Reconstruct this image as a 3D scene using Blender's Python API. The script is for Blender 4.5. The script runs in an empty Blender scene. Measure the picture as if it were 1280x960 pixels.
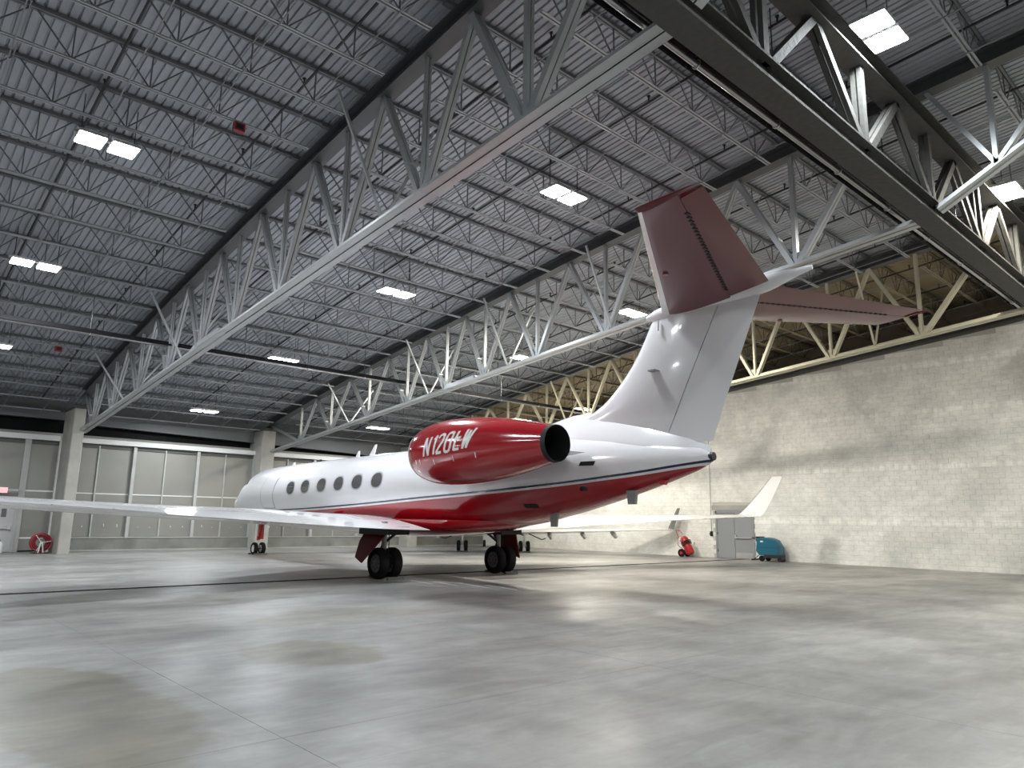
import bpy, math, random
from mathutils import Vector, Matrix
random.seed(7)
sc = bpy.context.scene
COL = sc.collection

# ------------------------------------------------------------------ camera
RR = ((0.7378488107962546, -0.6747991170636936, 0.015009464234690184),
      (0.13529975113159443, 0.12608228114234998, -0.982749833744921),
      (0.6612662926161301, 0.7271515729144791, 0.1843298138058994))
cam_d = bpy.data.cameras.new('camera')
cam = bpy.data.objects.new('camera', cam_d)
COL.objects.link(cam)
m = Matrix.Identity(4)
for i in range(3):
    m[i][0] = RR[0][i]; m[i][1] = -RR[1][i]; m[i][2] = -RR[2][i]
m[0][3], m[1][3], m[2][3] = 0, 0, 1.66
cam.matrix_world = m
cam_d.sensor_width = 36.0
cam_d.lens = 904.489 / 1280 * 36.0
cam_d.clip_end = 300
sc.camera = cam

# ------------------------------------------------------------------ world, exposure
w = bpy.data.worlds.new('night'); sc.world = w; w.use_nodes = True
w.node_tree.nodes['Background'].inputs[0].default_value = (0.010, 0.012, 0.016, 1)
w.node_tree.nodes['Background'].inputs[1].default_value = 0.3
sc.view_settings.view_transform = 'Standard'
sc.view_settings.look = 'None'
sc.view_settings.exposure = 0.0
sc.view_settings.gamma = 1.0
sc.view_settings.use_curve_mapping = False
sc.cycles.max_bounces = 8
sc.cycles.diffuse_bounces = 5
LIGHT_W = 400.0

def roof(y): return 11.827 - 0.07536 * y - 0.00163 * y * y   # gently bowed roof
def span_pts(ya, yb, n=20): return [ya + (yb - ya) * k / n for k in range(n + 1)]
def low(y): return 8.62 - 0.0985 * y

# ------------------------------------------------------------------ materials
MATS = {}
def nmat(name):
    mt = bpy.data.materials.new(name); mt.use_nodes = True
    nt = mt.node_tree
    return mt, nt, nt.nodes['Principled BSDF']
def N(nt, t, **kw):
    n = nt.nodes.new(t)
    for k, v in kw.items(): setattr(n, k, v)
    return n
def simple(name, col, rough=0.5, metal=0.0, coat=0.0, var=0.0, scale=3.0, bump=0.0, spec=0.5):
    if name in MATS: return MATS[name]
    mt, nt, b = nmat(name)
    b.inputs['Base Color'].default_value = (*col, 1)
    b.inputs['Roughness'].default_value = rough
    b.inputs['Metallic'].default_value = metal
    b.inputs['Coat Weight'].default_value = coat
    b.inputs['Coat Roughness'].default_value = 0.05
    b.inputs['Specular IOR Level'].default_value = spec
    if var or bump:
        g = N(nt, 'ShaderNodeNewGeometry')
        no = N(nt, 'ShaderNodeTexNoise'); no.inputs['Scale'].default_value = scale; no.inputs['Detail'].default_value = 5
        nt.links.new(g.outputs['Position'], no.inputs['Vector'])
        if var:
            r = N(nt, 'ShaderNodeMapRange')
            r.inputs['To Min'].default_value = 1 - var; r.inputs['To Max'].default_value = 1 + var
            nt.links.new(no.outputs['Fac'], r.inputs['Value'])
            mx = N(nt, 'ShaderNodeVectorMath', operation='SCALE')
            mx.inputs[0].default_value = col
            nt.links.new(r.outputs['Result'], mx.inputs['Scale'])
            nt.links.new(mx.outputs[0], b.inputs['Base Color'])
        if bump:
            bp = N(nt, 'ShaderNodeBump'); bp.inputs['Strength'].default_value = bump; bp.inputs['Distance'].default_value = 0.02
            nt.links.new(no.outputs['Fac'], bp.inputs['Height']); nt.links.new(bp.outputs['Normal'], b.inputs['Normal'])
    MATS[name] = mt
    return mt

galv = simple('grey_deck_paint', (0.35, 0.37, 0.41), 0.5, 0.15, var=0.22, scale=0.8)
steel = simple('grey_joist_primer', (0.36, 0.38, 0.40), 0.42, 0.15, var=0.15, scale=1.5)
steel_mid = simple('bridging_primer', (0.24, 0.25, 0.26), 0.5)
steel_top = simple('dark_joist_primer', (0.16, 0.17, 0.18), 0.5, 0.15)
tan_deck = simple('tan_deck_primer', (0.27, 0.215, 0.13), 0.6, 0.0, var=0.3, scale=0.8)
tan_steel = simple('tan_joist_primer', (0.34, 0.29, 0.20), 0.55)
tan_top = simple('dark_tan_joist_primer', (0.15, 0.12, 0.08), 0.55)
cream_lit_m = simple('cream_lamplit_truss_paint', (0.56, 0.53, 0.40), 0.45, 0.1, var=0.15, scale=2)  # cream paint with the yellow of the warm lamps put into it
truss_m = simple('light_truss_paint', (0.43, 0.45, 0.46), 0.34, 0.35, var=0.12, scale=2)
rough_steel = simple('shaded_girder_steel', (0.055, 0.055, 0.05), 0.75, 0.0, var=0.25, scale=9, bump=0.6)  # the girder's unlit look is put into a near-black base colour
blackpipe = simple('black_pipe', (0.012, 0.012, 0.014), 0.35)
heater_m = simple('black_heater', (0.02, 0.02, 0.022), 0.25, 0.4)
concrete = simple('column_concrete', (0.38, 0.37, 0.33), 0.8, var=0.28, scale=1.6, bump=0.25)
curb_m = simple('stained_curb_concrete', (0.20, 0.20, 0.18), 0.85, var=0.55, scale=1.3, bump=0.25)
panel_m = simple('grey_door_panel', (0.27, 0.265, 0.24), 0.38, 0.25, var=0.16, scale=0.5)
stile_m = simple('pale_door_stile', (0.44, 0.44, 0.42), 0.45, 0.1, var=0.15, scale=2)
header_m = simple('white_header_paint', (0.72, 0.72, 0.70), 0.5)
fascia_m = simple('grey_fascia', (0.15, 0.16, 0.165), 0.5)
tan_m = simple('tan_upper_wall', (0.28, 0.24, 0.17), 0.8, var=0.1)
plain_m = simple('plain_back_wall', (0.42, 0.41, 0.38), 0.85)
mortar_m = simple('mortar', (0.55, 0.54, 0.50), 0.9)
white_p = simple('gloss_white_paint', (0.72, 0.72, 0.735), 0.16, 0.0, coat=0.5)
red_p = simple('gloss_red_paint', (0.36, 0.004, 0.010), 0.16, 0.0, coat=0.6)
maroon_p = simple('maroon_paint', (0.105, 0.005, 0.011), 0.28, 0.0, coat=0.35)
navy_p = simple('navy_stripe', (0.008, 0.012, 0.045), 0.2, coat=0.4)
bare_m = simple('bare_metal', (0.72, 0.72, 0.72), 0.28, 0.9)
dark_m = simple('dark_metal', (0.035, 0.035, 0.04), 0.45, 0.5)
soot_m = simple('soot_black', (0.006, 0.006, 0.007), 0.6)
tyre_m = simple('tyre_rubber', (0.006, 0.006, 0.007), 0.8, spec=0.25)
hub_m = simple('grey_wheel_hub', (0.09, 0.09, 0.10), 0.45, 0.5)
whitehub_m = simple('white_wheel_hub', (0.7, 0.7, 0.68), 0.4)
glass_m = simple('dark_cabin_glass', (0.10, 0.10, 0.10), 0.06, coat=1.0)
seal_m = simple('window_seal', (0.42, 0.43, 0.44), 0.35, 0.3)
line_m = simple('panel_line', (0.22, 0.23, 0.25), 0.5)
grey_p = simple('grey_antenna', (0.26, 0.27, 0.26), 0.5)
safety_y = simple('dusty_black_rubber', (0.08, 0.08, 0.07), 0.7)
reelred = simple('hose_reel_red', (0.35, 0.02, 0.035), 0.45)
signred = simple('exit_housing', (0.6, 0.6, 0.58), 0.5)
teal_m = simple('teal_plastic', (0.006, 0.115, 0.19), 0.38)
fire_red = simple('extinguisher_red', (0.42, 0.01, 0.015), 0.3, coat=0.3)
doorgrey = simple('steel_door_grey', (0.30, 0.315, 0.33), 0.4, 0.1)
lintel_m = simple('lintel_concrete', (0.40, 0.39, 0.36), 0.85, var=0.2)
night_m = simple('night_glass', (0.004, 0.004, 0.005), 0.5, spec=0.1)
ledge_m = simple('dark_ledge_steel', (0.09, 0.09, 0.085), 0.55, 0.2)
lens_body = simple('fixture_housing', (0.5, 0.5, 0.5), 0.4, 0.3)
chalk_m = simple('worn_white_floor_paint', (0.62, 0.62, 0.60), 0.6)
drain_m = simple('black_iron_grate', (0.006, 0.006, 0.006), 0.9, spec=0.1)
horn_m = simple('red_horn', (0.30, 0.03, 0.04), 0.5)

def emis(name, col, s):
    mt, nt, b = nmat(name)
    b.inputs['Base Color'].default_value = (0.8, 0.8, 0.8, 1)
    b.inputs['Emission Color'].default_value = (*col, 1)
    b.inputs['Emission Strength'].default_value = s
    return mt
lens_cool = emis('lit_cool_lens', (0.93, 0.97, 1.0), 28)
lens_warm = emis('lit_warm_lens', (1.0, 0.93, 0.72), 28)
exit_m = emis('lit_exit_sign', (1.0, 0.12, 0.16), 1.2)

def floor_material():
    mt, nt, b = nmat('stained_floor_concrete')
    L = nt.links.new
    g = N(nt, 'ShaderNodeNewGeometry')
    def noise(scale, sx, sy, det=6, dist=0.0, rough=0.55):
        mp = N(nt, 'ShaderNodeMapping'); mp.inputs['Scale'].default_value = (sx, sy, 1)
        L(g.outputs['Position'], mp.inputs['Vector'])
        n = N(nt, 'ShaderNodeTexNoise'); n.inputs['Scale'].default_value = scale
        n.inputs['Detail'].default_value = det; n.inputs['Distortion'].default_value = dist; n.inputs['Roughness'].default_value = rough
        L(mp.outputs[0], n.inputs['Vector']); return n.outputs['Fac']
    def rng(v, a, b2, c, d):
        r = N(nt, 'ShaderNodeMapRange'); r.inputs[1].default_value = a; r.inputs[2].default_value = b2
        r.inputs[3].default_value = c; r.inputs[4].default_value = d; L(v, r.inputs[0]); return r.outputs[0]
    def math_(op, a, c):
        r = N(nt, 'ShaderNodeMath', operation=op)
        for i, q in enumerate((a, c)):
            if isinstance(q, (int, float)): r.inputs[i].default_value = q
            else: L(q, r.inputs[i])
        return r.outputs[0]
    big = rng(noise(0.22, 1, 1.2, 4, 0.5), 0.3, 0.7, 0.68, 1.30)
    mid = rng(noise(0.9, 0.55, 1.3, 6, 0.5), 0.25, 0.75, 0.76, 1.24)
    fine = rng(noise(9, 1, 1, 6, 0.3), 0.3, 0.7, 0.94, 1.05)
    smear = rng(noise(2.6, 0.35, 1.5, 7, 0.9, 0.62), 0.32, 0.68, 0.84, 1.15)
    patchy = rng(noise(1.7, 1.0, 0.6, 6, 0.4, 0.6), 0.45, 0.60, 0.93, 1.07)
    k = math_('MULTIPLY', math_('MULTIPLY', math_('MULTIPLY', big, mid), fine), math_('MULTIPLY', smear, patchy))
    sc1 = N(nt, 'ShaderNodeVectorMath', operation='SCALE'); sc1.inputs[0].default_value = (0.235, 0.232, 0.222)
    L(k, sc1.inputs['Scale'])
    # dried olive water stain with its own outline near the camera
    warp = noise(0.9, 1, 1, 5, 0.6)
    sep = N(nt, 'ShaderNodeSeparateXYZ'); L(g.outputs['Position'], sep.inputs[0])
    def blob(cx, cy, rx, ry):
        dx = math_('DIVIDE', math_('SUBTRACT', sep.outputs[0], cx), rx)
        dy = math_('DIVIDE', math_('SUBTRACT', sep.outputs[1], cy), ry)
        r2 = math_('ADD', math_('MULTIPLY', dx, dx), math_('MULTIPLY', dy, dy))
        q = math_('ADD', r2, math_('MULTIPLY', math_('SUBTRACT', warp, 0.5), 3.0))
        return rng(q, 0.75, 1.15, 1.0, 0.0)
    st = blob(1.75, 7.3, 0.75, 2.4)
    st = math_('MAXIMUM', st, blob(0.9, 4.6, 0.55, 1.5))
    st = math_('MAXIMUM', st, blob(4.5, 8.6, 0.9, 0.9))
    st = math_('MAXIMUM', st, math_('MULTIPLY', blob(6.5, 11.5, 1.6, 1.0), 0.5))
    mix = N(nt, 'ShaderNodeMix', data_type='RGBA', blend_type='MULTIPLY')
    L(math_('MULTIPLY', st, 0.85), mix.inputs['Factor']); L(sc1.outputs[0], mix.inputs['A'])
    mix.inputs['B'].default_value = (0.62, 0.56, 0.40, 1)
    L(mix.outputs['Result'], b.inputs['Base Color'])
    rr = rng(noise(0.7, 0.6, 1.3, 6, 0.5, 0.6), 0.3, 0.7, 0.28, 0.50)
    L(rr, b.inputs['Roughness'])
    bp = N(nt, 'ShaderNodeBump'); bp.inputs['Strength'].default_value = 0.06; bp.inputs['Distance'].default_value = 0.03
    L(noise(1.8, 0.8, 1.2, 5, 0.3), bp.inputs['Height']); L(bp.outputs['Normal'], b.inputs['Normal'])
    b.inputs['Specular IOR Level'].default_value = 0.6
    return mt
floor_m = floor_material()

def block_material():
    mt, nt, b = nmat('painted_concrete_block')
    L = nt.links.new
    g = N(nt, 'ShaderNodeNewGeometry')
    def noise(scale, v, det=5):
        mp = N(nt, 'ShaderNodeMapping'); mp.inputs['Scale'].default_value = v
        L(g.outputs['Position'], mp.inputs['Vector'])
        n = N(nt, 'ShaderNodeTexNoise'); n.inputs['Scale'].default_value = scale; n.inputs['Detail'].default_value = det
        L(mp.outputs[0], n.inputs['Vector']); return n.outputs['Fac']
    def rng(v, a, b2, c, d):
        r = N(nt, 'ShaderNodeMapRange'); r.inputs[1].default_value = a; r.inputs[2].default_value = b2
        r.inputs[3].default_value = c; r.inputs[4].default_value = d; L(v, r.inputs[0]); return r.outputs[0]
    def mul(a, c):
        r = N(nt, 'ShaderNodeMath', operation='MULTIPLY'); L(a, r.inputs[0]); L(c, r.inputs[1]); return r.outputs[0]
    sep = N(nt, 'ShaderNodeSeparateXYZ'); L(g.outputs['Position'], sep.inputs[0])
    # damp, efflorescent rows every 2.13 m up the wall
    def row(z0):
        s = N(nt, 'ShaderNodeMath', operation='SUBTRACT'); L(sep.outputs[2], s.inputs[0]); s.inputs[1].default_value = z0
        a = N(nt, 'ShaderNodeMath', operation='ABSOLUTE'); L(s.outputs[0], a.inputs[0])
        return rng(a.outputs[0], 0.06, 0.16, 1, 0)
    vn = rng(noise(5.5, (1, 1, 0.05), 2), 0.40, 0.58, 0, 1)
    acc = None
    for z0 in (1.80, 4.0, 6.2, 8.1):
        r = row(z0)
        if acc is None: acc = r
        else:
            q = N(nt, 'ShaderNodeMath', operation='MAXIMUM'); L(acc, q.inputs[0]); L(r, q.inputs[1]); acc = q.outputs[0]
    eff = rng(mul(acc, vn), 0, 1, 1.0, 1.16)
    k = mul(mul(rng(noise(0.35, (1, 1, 1.2)), 0.3, 0.7, 0.84, 1.12), rng(noise(2.2, (1, 1, 1.4)), 0.3, 0.7, 0.9, 1.08)),
            mul(rng(noise(14, (1, 0.5, 1.6), 4), 0.3, 0.7, 0.93, 1.06), eff))
    s1 = N(nt, 'ShaderNodeVectorMath', operation='SCALE'); s1.inputs[0].default_value = (0.86, 0.86, 0.82)
    L(k, s1.inputs['Scale']); L(s1.outputs[0], b.inputs['Base Color'])
    b.inputs['Roughness'].default_value = 0.78
    bp = N(nt, 'ShaderNodeBump'); bp.inputs['Strength'].default_value = 0.3; bp.inputs['Distance'].default_value = 0.01
    L(noise(20, (1, 1, 1), 4), bp.inputs['Height']); L(bp.outputs['Normal'], b.inputs['Normal'])
    return mt
block_m = block_material()

def fuselage_material():
    """white over red with a navy pinstripe; the stripe follows the hull (object coordinates, y from the main gear)"""
    mt, nt, b = nmat('jet_livery_paint')
    L = nt.links.new
    tc = N(nt, 'ShaderNodeTexCoord'); sep = N(nt, 'ShaderNodeSeparateXYZ'); L(tc.outputs['Object'], sep.inputs[0])
    mr = N(nt, 'ShaderNodeMapRange'); mr.inputs[1].default_value = -12; mr.inputs[2].default_value = 18; L(sep.outputs[1], mr.inputs[0])
    fc = N(nt, 'ShaderNodeFloatCurve')
    pts = [(-9.85, 3.02), (-8.6, 2.86), (-7.2, 2.69), (-4.35, 2.45), (0.4, 2.22), (4, 2.06), (8, 1.93), (10.4, 1.88), (12.5, 1.83), (14.0, 1.76), (15.5, 1.50), (17, 1.3)]
    cv = fc.mapping.curves[0]
    P = [((y + 12) / 30, (z - 1) / 2.5) for y, z in pts]
    cv.points[0].location = P[0]; cv.points[1].location = P[-1]
    for p in P[1:-1]: cv.points.new(*p)
    fc.mapping.update()
    L(mr.outputs[0], fc.inputs['Value'])
    z = N(nt, 'ShaderNodeMath', operation='MULTIPLY_ADD'); z.inputs[1].default_value = 2.5; z.inputs[2].default_value = 1.0
    L(fc.outputs[0], z.inputs[0])
    d = N(nt, 'ShaderNodeMath', operation='SUBTRACT'); L(sep.outputs[2], d.inputs[0]); L(z.outputs[0], d.inputs[1])
    mr2 = N(nt, 'ShaderNodeMapRange'); mr2.inputs[1].default_value = -0.5; mr2.inputs[2].default_value = 0.5; L(d.outputs[0], mr2.inputs[0])
    cr = N(nt, 'ShaderNodeValToRGB'); cr.color_ramp.interpolation = 'CONSTANT'
    e = cr.color_ramp.elements
    e[0].position = 0; e[0].color = (0.33, 0.003, 0.009, 1)
    e[1].position = 0.5 - 0.075; e[1].color = (0.72, 0.72, 0.735, 1)
    x = e.new(0.5 - 0.024); x.color = (0.008, 0.012, 0.045, 1)
    x = e.new(0.5 + 0.024); x.color = (0.72, 0.72, 0.735, 1)
    L(mr2.outputs[0], cr.inputs[0]); L(cr.outputs[0], b.inputs['Base Color'])
    b.inputs['Roughness'].default_value = 0.16; b.inputs['Coat Weight'].default_value = 0.5; b.inputs['Coat Roughness'].default_value = 0.04
    return mt
livery = fuselage_material()

# ------------------------------------------------------------------ mesh helpers
class MB:
    def __init__(s): s.v = []; s.f = []
    def box(s, a, b):
        x0, y0, z0 = a; x1, y1, z1 = b; n = len(s.v)
        s.v += [(x0, y0, z0), (x1, y0, z0), (x1, y1, z0), (x0, y1, z0), (x0, y0, z1), (x1, y0, z1), (x1, y1, z1), (x0, y1, z1)]
        s.f += [tuple(n + i for i in q) for q in ((0, 3, 2, 1), (4, 5, 6, 7), (0, 1, 5, 4), (1, 2, 6, 5), (2, 3, 7, 6), (3, 0, 4, 7))]
        return s
    def bar(s, p, q, wd, ht, up=(0, 0, 1), off=(0, 0)):
        """rectangular bar from p to q; wd across, ht along up; off shifts (across, up)"""
        p = Vector(p); q = Vector(q); d = (q - p).normalized(); up = Vector(up)
        a = d.cross(up)
        if a.length < 1e-4: a = d.cross(Vector((1, 0, 0)))
        a.normalize(); u = a.cross(d).normalized(); n = len(s.v)
        for c in (p, q):
            for i, j in ((-1, -1), (1, -1), (1, 1), (-1, 1)):
                s.v.append(tuple(c + a * (off[0] + i * wd / 2) + u * (off[1] + j * ht / 2)))
        s.f += [tuple(n + i for i in t) for t in ((0, 1, 2, 3), (7, 6, 5, 4), (0, 4, 5, 1), (1, 5, 6, 2), (2, 6, 7, 3), (3, 7, 4, 0))]
        return s
    def tube(s, pts, r, n=10, caps=True):
        pts = [Vector(p) for p in pts]; base = len(s.v)
        rs = r if isinstance(r, (list, tuple)) else [r] * len(pts)
        for i, p in enumerate(pts):
            d = (pts[min(i + 1, len(pts) - 1)] - pts[max(i - 1, 0)]).normalized()
            a = d.cross(Vector((0, 0, 1)))
            if a.length < 1e-3: a = d.cross(Vector((1, 0, 0)))
            a.normalize(); b = a.cross(d)
            for k in range(n):
                t = 2 * math.pi * k / n
                s.v.append(tuple(p + a * (rs[i] * math.cos(t)) + b * (rs[i] * math.sin(t))))
        for i in range(len(pts) - 1):
            for k in range(n):
                k2 = (k + 1) % n
                s.f.append((base + i * n + k, base + i * n + k2, base + (i + 1) * n + k2, base + (i + 1) * n + k))
        if caps:
            s.f.append(tuple(base + k for k in reversed(range(n))))
            s.f.append(tuple(base + (len(pts) - 1) * n + k for k in range(n)))
        return s
    def loft(s, rings, closed=True, cap0=True, cap1=True):
        base = len(s.v); n = len(rings[0])
        for r in rings: s.v += [tuple(p) for p in r]
        for i in range(len(rings) - 1):
            for k in range(n if closed else n - 1):
                k2 = (k + 1) % n
                s.f.append((base + i * n + k, base + i * n + k2, base + (i + 1) * n + k2, base + (i + 1) * n + k))
        if cap0: s.f.append(tuple(base + k for k in reversed(range(n))))
        if cap1: s.f.append(tuple(base + (len(rings) - 1) * n + k for k in range(n)))
        return s
    def prism(s, poly, axis, a, b):
        """poly: 2D points in the plane across axis ('x': (y,z), 'y': (x,z), 'z': (x,y))"""
        mk = {'x': lambda t, p: (t, p[0], p[1]), 'y': lambda t, p: (p[0], t, p[1]), 'z': lambda t, p: (p[0], p[1], t)}[axis]
        return s.loft([[mk(a, p) for p in poly], [mk(b, p) for p in poly]])
    def mesh(s, name, mat, smooth=False):
        me = bpy.data.meshes.new(name); me.from_pydata(s.v, [], s.f)
        import bmesh
        bm = bmesh.new(); bm.from_mesh(me); bmesh.ops.recalc_face_normals(bm, faces=bm.faces)
        if smooth:
            for f in bm.faces: f.smooth = True
            for e in bm.edges:
                if len(e.link_faces) == 2 and e.calc_face_angle(0) > math.radians(38): e.smooth = False
        bm.to_mesh(me); bm.free()
        if mat: me.materials.append(mat)
        return me
    def build(s, name, mat, parent=None, smooth=False, loc=(0, 0, 0)):
        return put(name, s.mesh(name, mat, smooth), parent, loc)

def path_bar(X, ya, yb, zf, wd, ht, b=None, n=20):
    b = b or MB()
    return b.loft([[(X + i * wd / 2, y, zf(y) + j * ht / 2) for i, j in ((-1, -1), (1, -1), (1, 1), (-1, 1))] for y in span_pts(ya, yb, n)])
def put(name, me, parent=None, loc=(0, 0, 0), rot=None):
    o = bpy.data.objects.new(name, me); COL.objects.link(o); o.location = loc
    if rot: o.rotation_euler = rot
    if parent: o.parent = parent
    return o
def thing(name, label, cat, loc=(0, 0, 0), rz=0.0, group=None):
    o = bpy.data.objects.new(name, None); COL.objects.link(o); o.location = loc; o.rotation_euler = (0, 0, rz)
    o.empty_display_size = 0.3
    return tag(o, label, cat, group)
def tag(o, label, cat, group=None):
    o['label'] = label; o['category'] = cat
    if group: o['group'] = group
    return o
def struct(o): o['kind'] = 'structure'; return o
def stuff(o): o['kind'] = 'stuff'; return o
ORD = ['first', 'second', 'third', 'fourth', 'fifth', 'sixth', 'seventh', 'eighth', 'ninth', 'tenth', 'eleventh', 'twelfth', 'thirteenth',
       'fourteenth', 'fifteenth', 'sixteenth', 'seventeenth', 'eighteenth', 'nineteenth', 'twentieth', 'twenty-first', 'twenty-second',
       'twenty-third', 'twenty-fourth', 'twenty-fifth', 'twenty-sixth']

TX = [7.2, 16.34, 25.48]           # main trusses
Y0, Y1 = -14.0, 38.6
XL, XR, XU = -12.0, 31.6, 34.4     # left wall, low block wall, high wall behind it
YD = 37.5                          # hangar door plane

# ------------------------------------------------------------------ floor: slabs with saw-cut joints
fl = struct(MB().box((XL - 0.3, Y0 - 0.3, -0.30), (XU + 0.3, Y1 + 0.6, -0.012)).build('floor', simple('joint_dark', (0.10, 0.10, 0.095), 0.9)))
xs = [XL] + [2.72 + 4.57 * k for k in range(-3, 7) if XL + 0.5 < 2.72 + 4.57 * k < XR - 0.5] + [XR + 0.05]
ys = [Y0] + [0.96 + 4.57 * k for k in range(-3, 9) if Y0 + 0.5 < 0.96 + 4.57 * k < Y1 - 0.5] + [Y1]
for i in range(len(xs) - 1):
    for j in range(len(ys) - 1):
        g = 0.0018
        segs = [(ys[j], ys[j + 1])]
        if ys[j] < 18.25 < ys[j + 1]: segs = [(ys[j], 18.24), (18.52, ys[j + 1])]
        for a, b in segs:
            MB().box((xs[i] + g, a + g, -0.012), (xs[i + 1] - g, b - g, 0.0)).build('floor_slab', floor_m, fl)
dr = thing('trench_drain', 'long black grated trench drain crossing the concrete floor under the main wheels', 'drain', (9, 18.38, 0))
MB().box((XL - 9, -0.13, -0.012), (29.75 - 9, 0.13, -0.006)).build('channel', soot_m, dr)
b = MB(); b.box((XL - 9, -0.14, -0.012), (29.75 - 9, -0.10, 0.003)); b.box((XL - 9, 0.10, -0.012), (29.75 - 9, 0.14, 0.003)); b.build('rim', drain_m, dr)
b = MB()
x = XL
while x < 29.7: b.box((x - 9, -0.10, -0.010), (x - 9 + 0.045, 0.10, 0.001)); x += 0.07
stuff(b.build('grate_bars', drain_m, dr))
# worn white strokes on the floor
mk = thing('floor_marking', 'worn white painted strokes on the concrete behind the main wheels', 'marking', (12.1, 14.3, 0))
for i, (x, y, l, a) in enumerate([(-0.5, 1.9, 1.3, 0.2), (-0.25, 1.2, 1.4, 0.2), (0.05, 0.4, 1.5, 0.2), (0.3, -0.35, 1.5, 0.2), (-0.9, 0.9, 0.9, 0.9), (0.1, 1.4, 0.7, 0.9)]):
    d = (math.cos(a + 1.2) * l / 2, math.sin(a + 1.2) * l / 2)
    MB().bar((x - d[0], y - d[1], 0.0015), (x + d[0], y + d[1], 0.0015), 0.035, 0.003).build('painted_stroke', chalk_m, mk)

# ------------------------------------------------------------------ walls and ceiling
struct(MB().box((XL - 0.3, Y0, 0), (XL, Y1, 13.9)).build('wall_left', plain_m))
struct(MB().box((XL - 0.3, Y0 - 0.3, 0), (XU + 0.3, Y0, 14.2)).build('wall_back', plain_m))
wtop = lambda y: min(9.90 - 0.1008 * y, roof(y) - 1.28)
wr = struct(MB().prism([(Y0, 0), (Y1, 0)] + [(y, wtop(y)) for y in reversed(span_pts(Y0, Y1, 26))], 'x', XR + 0.014, XR + 0.35).build('wall_right', mortar_m))
# blocks, 16 x 8 in
BL, BH = 0.4064, 0.2032
cand = []
for r in range(0, 46):
    z = r * BH; off = BL / 2 if r % 2 else 0
    for c in range(0, 90):
        y = 2.9 + c * BL + off
        if y > 38: break
        if z + BH > wtop(y + BL): continue
        if 17.75 < y + BL / 2 < 19.85 and z < 2.50: continue
        cand.append((y, z))
near = sorted(cand, key=lambda q: (0.661 * XR + 0.727 * q[0]) + (0 if (q[0] - 5.0) > 0.0395 * (q[1] - 4.0) + 1.0 else 50))[:290]
nset = set(near)
bm_me = MB().box((0, 0.003, 0.003), (0.045, BL - 0.003, BH - 0.003)).mesh('concrete_block', block_m)
for (y, z) in near: put('concrete_block', bm_me, wr, (XR - random.random() * 0.003, y, z))
b = MB()
for (y, z) in cand:
    if (y, z) not in nset:
        dx = random.random() * 0.003
        b.box((XR - dx, y + 0.003, z + 0.003), (XR + 0.045, y + BL - 0.003, z + BH - 0.003))
b.box((XR, Y0, 0), (XR + 0.045, 2.9, 8.0))
stuff(b.build('concrete_blocks', block_m, wr))
# dark steel ledge on top of the block wall, floor of the recess and the high wall behind
lg = MB()
for (dz, xa, xb, th) in ((0.0, -0.10, 0.4, 0.10), (0.08, 0.0, 0.3, 0.14), (0.20, -0.16, 0.4, 0.14)):
    path_bar(XR + (xa + xb) / 2, Y0, YD, lambda y: wtop(y) + dz + th / 2, xb - xa, th, lg, 26)
struct(lg.build('trim_1', ledge_m))
struct(path_bar((XR + XU) / 2 + 0.3, Y0, YD, lambda y: wtop(y) - 0.05, XU - XR, 0.10, None, 26).build('trim_2', tan_m))
struct(MB().box((XU, Y0, 5.5), (XU + 0.3, Y1, 14)).build('wall_upper', tan_m))

# corrugated deck
pitch = 0.173
for (xa, xb, mt_) in ((XL, TX[2] + 0.1, galv), (TX[2] + 0.1, XU + 0.1, tan_deck)):
    prof = []; x = xa
    while x < xb: prof += [(x, 0), (x + 0.122, 0), (x + 0.134, 0.042), (x + 0.161, 0.042)]; x += pitch
    deck = MB()
    deck.loft([[(px, y, roof(y) + pz) for px, pz in prof] for y in span_pts(Y0, Y1, 24)], closed=False, cap0=False, cap1=False)
    ce = struct(deck.build('ceiling', mt_))
    so = ce.modifiers.new('thickness', 'SOLIDIFY'); so.thickness = -0.004

# ------------------------------------------------------------------ roof joists (x along the bay, origin at truss and deck)
def joist_meshes(span, steel, steel_top):
    x0, x1 = 0.62, span - 0.62
    M = {}
    b = MB()
    for s in (-1, 1): b.box((0.10, s * 0.035 - 0.025, -0.075), (span - 0.10, s * 0.035 + 0.025, -0.012))
    b.box((0.05, -0.06, -0.10), (0.35, 0.06, -0.055)); b.box((span - 0.35, -0.06, -0.10), (span - 0.05, 0.06, -0.055))
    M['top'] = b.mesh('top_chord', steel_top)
    b = MB()
    for s in (-1, 1):
        b.box((x0, s * 0.036 - 0.022, -0.775), (x1, s * 0.036 + 0.022, -0.762)); b.box((x0, s * 0.018 - 0.005, -0.775), (x1, s * 0.018 + 0.005, -0.73))
    M['bot'] = b.mesh('bottom_chord', steel)
    n = round((x1 - x0) / 1.22); st = (x1 - x0) / n; h = st / 2
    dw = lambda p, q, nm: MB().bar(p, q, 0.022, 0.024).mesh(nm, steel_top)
    M['d1'] = dw((0, 0, -0.75), (h - 0.03, 0, -0.05), 'web_member')
    M['d2'] = dw((0, 0, -0.75), (-h + 0.03, 0, -0.05), 'web_member')
    M['v'] = dw((0, 0, -0.75), (0, 0, -0.05), 'web_member')
    return M, [x0 + st * (k + 0.5) for k in range(n)], x0, x1, h
def make_joist(xb, y, M, nodes, label, group):
    t = thing('roof_joist', label, 'joist', (xb, y, roof(y)), 0, group)
    put('top_chord', M['top'], t); put('bottom_chord', M['bot'], t)
    for nx in nodes:
        put('web_member', M['d1'], t, (nx, 0, 0)); put('web_member', M['v'], t, (nx, 0, 0)); put('web_member', M['d2'], t, (nx, 0, 0))
    return t
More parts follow.
